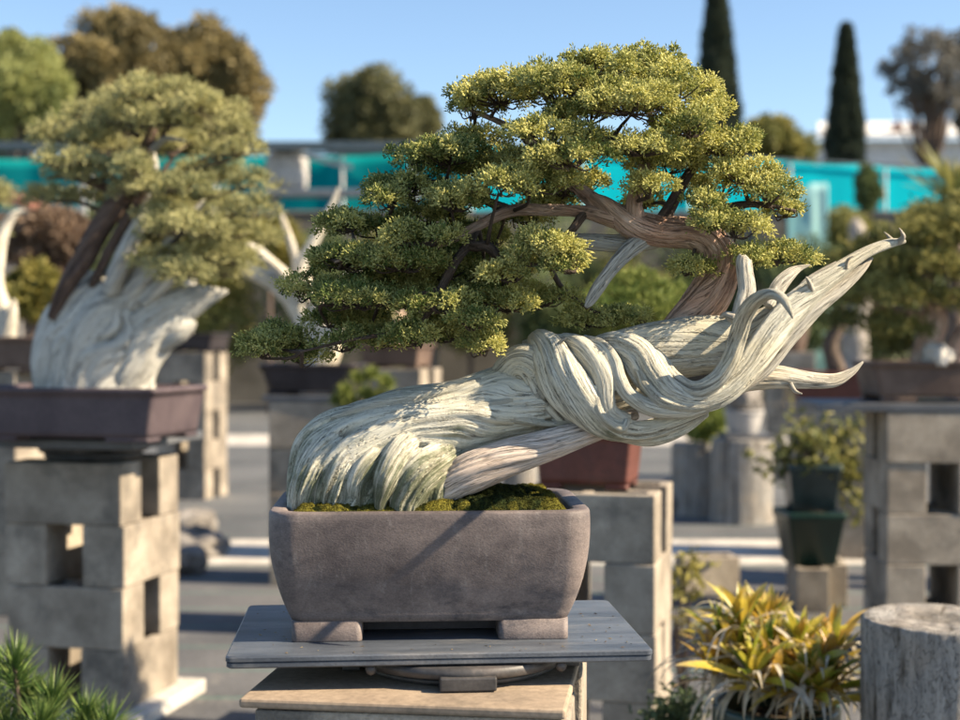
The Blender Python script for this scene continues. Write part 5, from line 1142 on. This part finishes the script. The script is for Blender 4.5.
bush(700, 298, 12.4, 52.5, 92, 'dark_green', 'deep green shrub behind the upright stub', 6, 9000)
bush(640, 298, 12, 63, 92, 'mid_green', 'wide shrub behind the right part of the crown', 7, 8000)
bush(900, 314, 12.3, 73.5, 90, 'dark_green', 'broad dark shrub behind the right bonsai', 8, 10000)
bush(985, 314, 12.5, 63, 90, 'mid_green', 'tall shrub at the right photo edge', 9, 8000)
bush(560, 298, 12.2, 73.5, 92, 'dark_green', 'dark shrub behind the middle of the crown', 10, 9000)
bush(470, 298, 12.4, 63, 92, 'mid_green', 'shrub between the crown and the bench', 11, 8000)
bush(395, 298, 12, 52.5, 92, 'dark_green', 'low shrub in front of the potting bench', 12, 8000)
bush(270, 245, 11.2, 30, 32, 'yellow_green', 'orange yellow shrub beside the forked deadwood', 13, 6000)
bush(310, 298, 11.8, 52.5, 92, 'dark_green', 'dark shrub behind the forked deadwood', 14, 8000)
bush(45, 240, 10.0, 48, 36, 'red_brown', 'brownish bare twiggy shrub at left', 15, 8000)
bush(30, 292, 8.2, 36, 26, 'yellow_green', 'yellow green mound of foliage behind the left bonsai', 16, 6000)
bush(110, 298, 11.8, 63, 92, 'dark_green', 'dark shrub behind the brown left trunk', 17, 9000)
bush(215, 298, 12, 52.5, 92, 'mid_green', 'shrub behind the silvery left trunk', 18, 8000)
bush(-20, 298, 11.5, 52.5, 92, 'dark_green', 'dark shrub at the left photo edge', 19, 8000)
# pale trunk in the shrub and spiky palm
q = P(858, 232, 20.0); mb = MB(); sweep(mb, [[q[0], 20, 0, .20], [q[0] - .04, 20, 1.4, .18], [q[0] + .04, 20, q[2] - .35, .16], [q[0] - .02, 20, q[2] + .05, .12], [q[0] - .04, 20, q[2] + .2, .03]], ns=60, nr=40, seed=9, waves=((.3, 1.5, 3),), GF=2)
tag(mb.build('tree_stump', M['grey_twig']), 'grey dead tree stump standing before the green shrubs', 'stump')
q = P(955, 206, 9.5); pt = empty('spiky_palm', (q[0], q[1], 0)); tag(pt, 'dark spiky agave like palm at the right edge', 'palm'); mb = MB(); rr = np.random.default_rng(6)
for k in range(46):
    az = rr.uniform(0, 2 * np.pi); strap_leaf(mb, q + rr.normal(0, .02, 3), az, rr.uniform(.34, .55), .045, R(rr.uniform(-10, 85)), rr.uniform(.0, .4), rr, rr.uniform(0, .7), fold=.2)
mb.build('foliage', M['mid_green'], pt); st = MB(); tube(st, [np.array([q[0], q[1], 0]), q], .08, .06, n=8, nr=12); st.build('trunk', M['twig'], pt)
# brick red shed roof at far left
q = P(-40, 182, 11.0); q1 = P(48, 206, 11.0); sd = empty('garden_shed', (q[0], 11.3, 0)); tag(sd, 'small shed with a brick red sloping roof at the left edge', 'shed')
V = [(q[0], 10.6, q[2] + .06), (q[0], 12.0, q[2] + .06), (q1[0], 12.0, q1[2]), (q1[0], 10.6, q1[2]), (q[0], 10.6, q[2] - .02), (q[0], 12.0, q[2] - .02), (q1[0], 12.0, q1[2] - .08), (q1[0], 10.6, q1[2] - .08)]
Q = [(0, 3, 2, 1), (4, 5, 6, 7), (0, 4, 7, 3), (1, 2, 6, 5), (0, 1, 5, 4), (2, 3, 7, 6)]; mesh('roof', V, Q, M['roof_red'], sd, smooth=False)
V, Q = boxvf(q[0] - .2, q1[0] - .15, 10.8, 11.8, 0, q1[2] - .09); mesh('wall', V, Q, M['timber'], sd, smooth=False)
# unseen stands and shrubs added off the right side to shade the yard
for k, (x, y, nc, w_) in enumerate([(3.3, 6.3, 5, 'near unseen stand added at right to cast shade'), (4.2, 8.6, 5, 'far unseen stand added at right to cast shade')]):
    pillar((x, y), R(10), nc, .19, w_)
    V, Q, T = loft(rings_round([(.01, 0), (.2, .01)], 8))
bush(1120, 300, 6.6, 70, 50, 'mid_green', 'unseen mounded shrub added at right to cast shade', 23, 6000)
bush(1210, 300, 8.8, 90, 60, 'mid_green', 'unseen larger shrub added at right to cast shade', 24, 6000)

# white building beyond
q0, q1 = P(822, 148, 62), P(1200, 148, 62); zt0 = P(0, 127, 62)[2]; zw = P(0, 140, 62)[2]
bu = empty('white_building', ((q0[0] + q1[0]) / 2, 64, 0)); tag(bu, 'long white low roofed building beyond the cyan fence', 'building')
V, Q = boxvf(q0[0], q1[0], 62.2, 75, 0, zw); mesh('wall', V, Q, M['white_wall'], bu, smooth=False)
zr2 = P(0, 126, 66)[2]
V = [(q0[0] - .3, 61.6, zw), (q1[0], 61.6, zw), (q1[0], 66, zr2), (q0[0] + .8, 66, zr2), (q0[0] - .3, 61.6, zw + .18), (q1[0], 61.6, zw + .18), (q1[0], 66, zr2 + .2), (q0[0] + .8, 66, zr2 + .2)]
Q = [(0, 3, 2, 1), (4, 5, 6, 7), (0, 1, 5, 4), (2, 3, 7, 6), (1, 2, 6, 5), (0, 4, 7, 3)]; mesh('roof', V, Q, M['white_wall'], bu, smooth=False)
for px in (838, 860, 903, 920, 940): q = P(px, 140, 61.5); V, Q, T = loft(rings_round([(.22, -.02), (.22, .22), (.30, .24), (.30, .34), (.05, .42)], 20)); MB().add(V + np.array([q[0], 62.4, zw + .42]), Q, T).build('roof_vent', M['rust'], bu)

def tree(name, px, py, d, rx, rz, m, label, seed, n, size, nl=60, shape=None, trunk=.25, lump=.26, tint=(.1, .9), asp=.6, cat='tree'):
    c = P(px, py, d); k = PM(d); rr = np.random.default_rng(seed); t = empty(name, (c[0], c[1], 0)); tag(t, label, cat)
    mb, L = crown(rr, c, (rx * k, rx * k * .85, rz * k), nl, n, size, lump, tint, shape, asp); mb.build('crown', M[m], t, smooth=False)
    st = MB(); g = np.array([c[0], c[1], 0]); tube(st, [g, g * .5 + c * .5 + rr.normal(0, .1, 3), c], trunk, trunk * .5, n=14, nr=12)
    for q in L[:26]: s0 = g * .35 + c * .65; tube(st, [s0, (s0 + q) / 2 + rr.normal(0, .15, 3), q], trunk * .3, trunk * .06, n=8, nr=6)
    st.build('trunk', M['twig'], t); return t
tree('broadleaf_tree', 118, 70, 42, 66, 62, 'olive_tree', 'big olive brown tree, left dome behind the left bonsai', 1, 42000, .20, 90)
tree('broadleaf_tree', 205, 85, 43, 60, 68, 'olive_tree', 'big olive brown tree, right dome behind the left bonsai', 2, 42000, .20, 90)
tree('broadleaf_tree', 160, 130, 44, 100, 60, 'olive_tree', 'lower olive tree filling under the two brown domes', 3, 36000, .22, 80)
tree('broadleaf_tree', 15, 95, 36, 58, 62, 'light_tree', 'light green tree at the upper left corner', 4, 36000, .16, 80)
tree('round_tree', 372, 118, 52, 50, 50, 'round_tree', 'dark rounded dome tree against the sky', 5, 40000, .2, 90, lump=.3)
tree('round_tree', 415, 128, 54, 28, 32, 'round_tree', 'small dark shoulder tree right of the dome tree', 6, 20000, .2, 60)
cone = lambda L: np.column_stack([L[:, 0] * (1.02 - (L[:, 2] + 1) / 2) ** .62 * 1.15, L[:, 1] * (1.02 - (L[:, 2] + 1) / 2) ** .62 * 1.15, L[:, 2]])
def cypress(px, pytop, pybot, d, rx, label, seed):
    k = PM(d); top = P(px, pytop, d); rr = np.random.default_rng(seed); t = empty('cypress_tree', (top[0], top[1], 0)); tag(t, label, 'cypress tree')
    zb = P(px, 200, d)[2]; n = 42000; h = top[2] - zb; mb = MB()
    f = rr.uniform(0, 1, n) ** .9; prof = np.clip(1.0 - f, 0, 1) ** .75 * np.clip(.75 + f * 1.2, 0, 1); az = rr.uniform(0, 2 * np.pi, n)
    rad = rx * k * prof * (1 + .22 * vnoise(np.cos(az) * 2.2, np.sin(az) * 2.2, f * 16, seed)) * rr.uniform(.72, 1.0, n)
    pos = np.column_stack([top[0] + rad * np.cos(az), top[1] + rad * np.sin(az), zb + f * h]); nr = np.column_stack([np.cos(az), np.sin(az), np.full(n, 1.6)])
    leaves(mb, rr, pos, unit(nr) * 1.5, .22 * rr.uniform(.6, 1.3, n), np.clip(.45 + .5 * vnoise(np.cos(az) * 3, np.sin(az) * 3, f * 22, seed + 3) + rr.normal(0, .12, n), 0, 1), .45, .6)
    mb.build('crown', M['cypress'], t, smooth=False)
    st = MB(); tube(st, [np.array([top[0], top[1], 0]), np.array([top[0], top[1], zb + h * .8])], .2, .05, n=10, nr=10); st.build('trunk', M['twig'], t)
cypress(717, -18, 120, 40, 27, 'tall slim cypress reaching the top of the photo', 1)
cypress(846, 28, 135, 44, 21, 'shorter slim cypress above the white building', 2)
tree('broadleaf_tree', 776, 150, 48, 40, 36, 'mid_green', 'low green tree between the two cypresses', 9, 20000, .2, 60)
tree('bare_tree', 930, 70, 50, 56, 46, 'grey_tree', 'grey sparse tree at the upper right', 10, 8000, .15, 120, lump=.13, trunk=.3)
tree('bare_tree', 975, 62, 52, 36, 44, 'grey_tree', 'second grey sparse tree cut by the right photo edge', 11, 5000, .15, 70, lump=.16, trunk=.3)
tree('broadleaf_tree', 985, 118, 56, 30, 26, 'round_tree', 'dark tree behind the building at the right edge', 12, 14000, .2, 50)
for k, (px, d, rx, rz) in enumerate([(560, 60, 90, 45), (660, 64, 70, 40), (470, 62, 60, 45)]):
    tree('broadleaf_tree', px, 178, d, rx, rz * .8, 'round_tree', ['low far tree behind the crown centre', 'low far tree behind the crown right side', 'low far tree behind the crown left side'][k], 13 + k, 12000, .3, 50)

# ================================================================== CAMERA + LIGHT
cam = bpy.data.cameras.new('camera'); co = bpy.data.objects.new('camera', cam); col.objects.link(co)
co.location = (0, 0, H); co.rotation_euler = (R(90) - PITCH, 0, 0); cam.sensor_width = 36; cam.lens = F * 36 / 960; cam.clip_end = 3000; cam.clip_start = .05
cam.dof.use_dof = True; cam.dof.focus_distance = 1.90; cam.dof.aperture_fstop = 3.6
scene.camera = co
AZ, EL = R(10), R(37)
tosun = Vector((math.cos(EL) * math.cos(AZ), -math.cos(EL) * math.sin(AZ), math.sin(EL)))
sl_ = bpy.data.lights.new('sun', 'SUN'); sl_.energy = 5.0; sl_.angle = R(.5); sl_.color = (1, .83, .60)
so = bpy.data.objects.new('sun', sl_); col.objects.link(so); so.rotation_euler = tosun.to_track_quat('Z', 'Y').to_euler()
w = bpy.data.worlds.new('World'); scene.world = w; w.use_nodes = True; nt = w.node_tree
sky = nt.nodes.new('ShaderNodeTexSky'); sky.sky_type = 'NISHITA'; sky.sun_disc = False; sky.sun_elevation = EL
sky.sun_rotation = math.atan2(tosun.x, tosun.y); sky.altitude = 100; sky.air_density = 1.0; sky.dust_density = .3; sky.ozone_density = 2.5
nt.links.new(sky.outputs[0], nt.nodes['Background'].inputs[0]); nt.nodes['Background'].inputs[1].default_value = .078
scene.view_settings.view_transform = 'Standard'; scene.view_settings.look = 'None'; scene.view_settings.exposure = 1.38; scene.view_settings.gamma = 1
scene.view_settings.use_curve_mapping = False
scene.render.engine = 'CYCLES'; scene.cycles.max_bounces = 6; scene.cycles.use_denoising = True
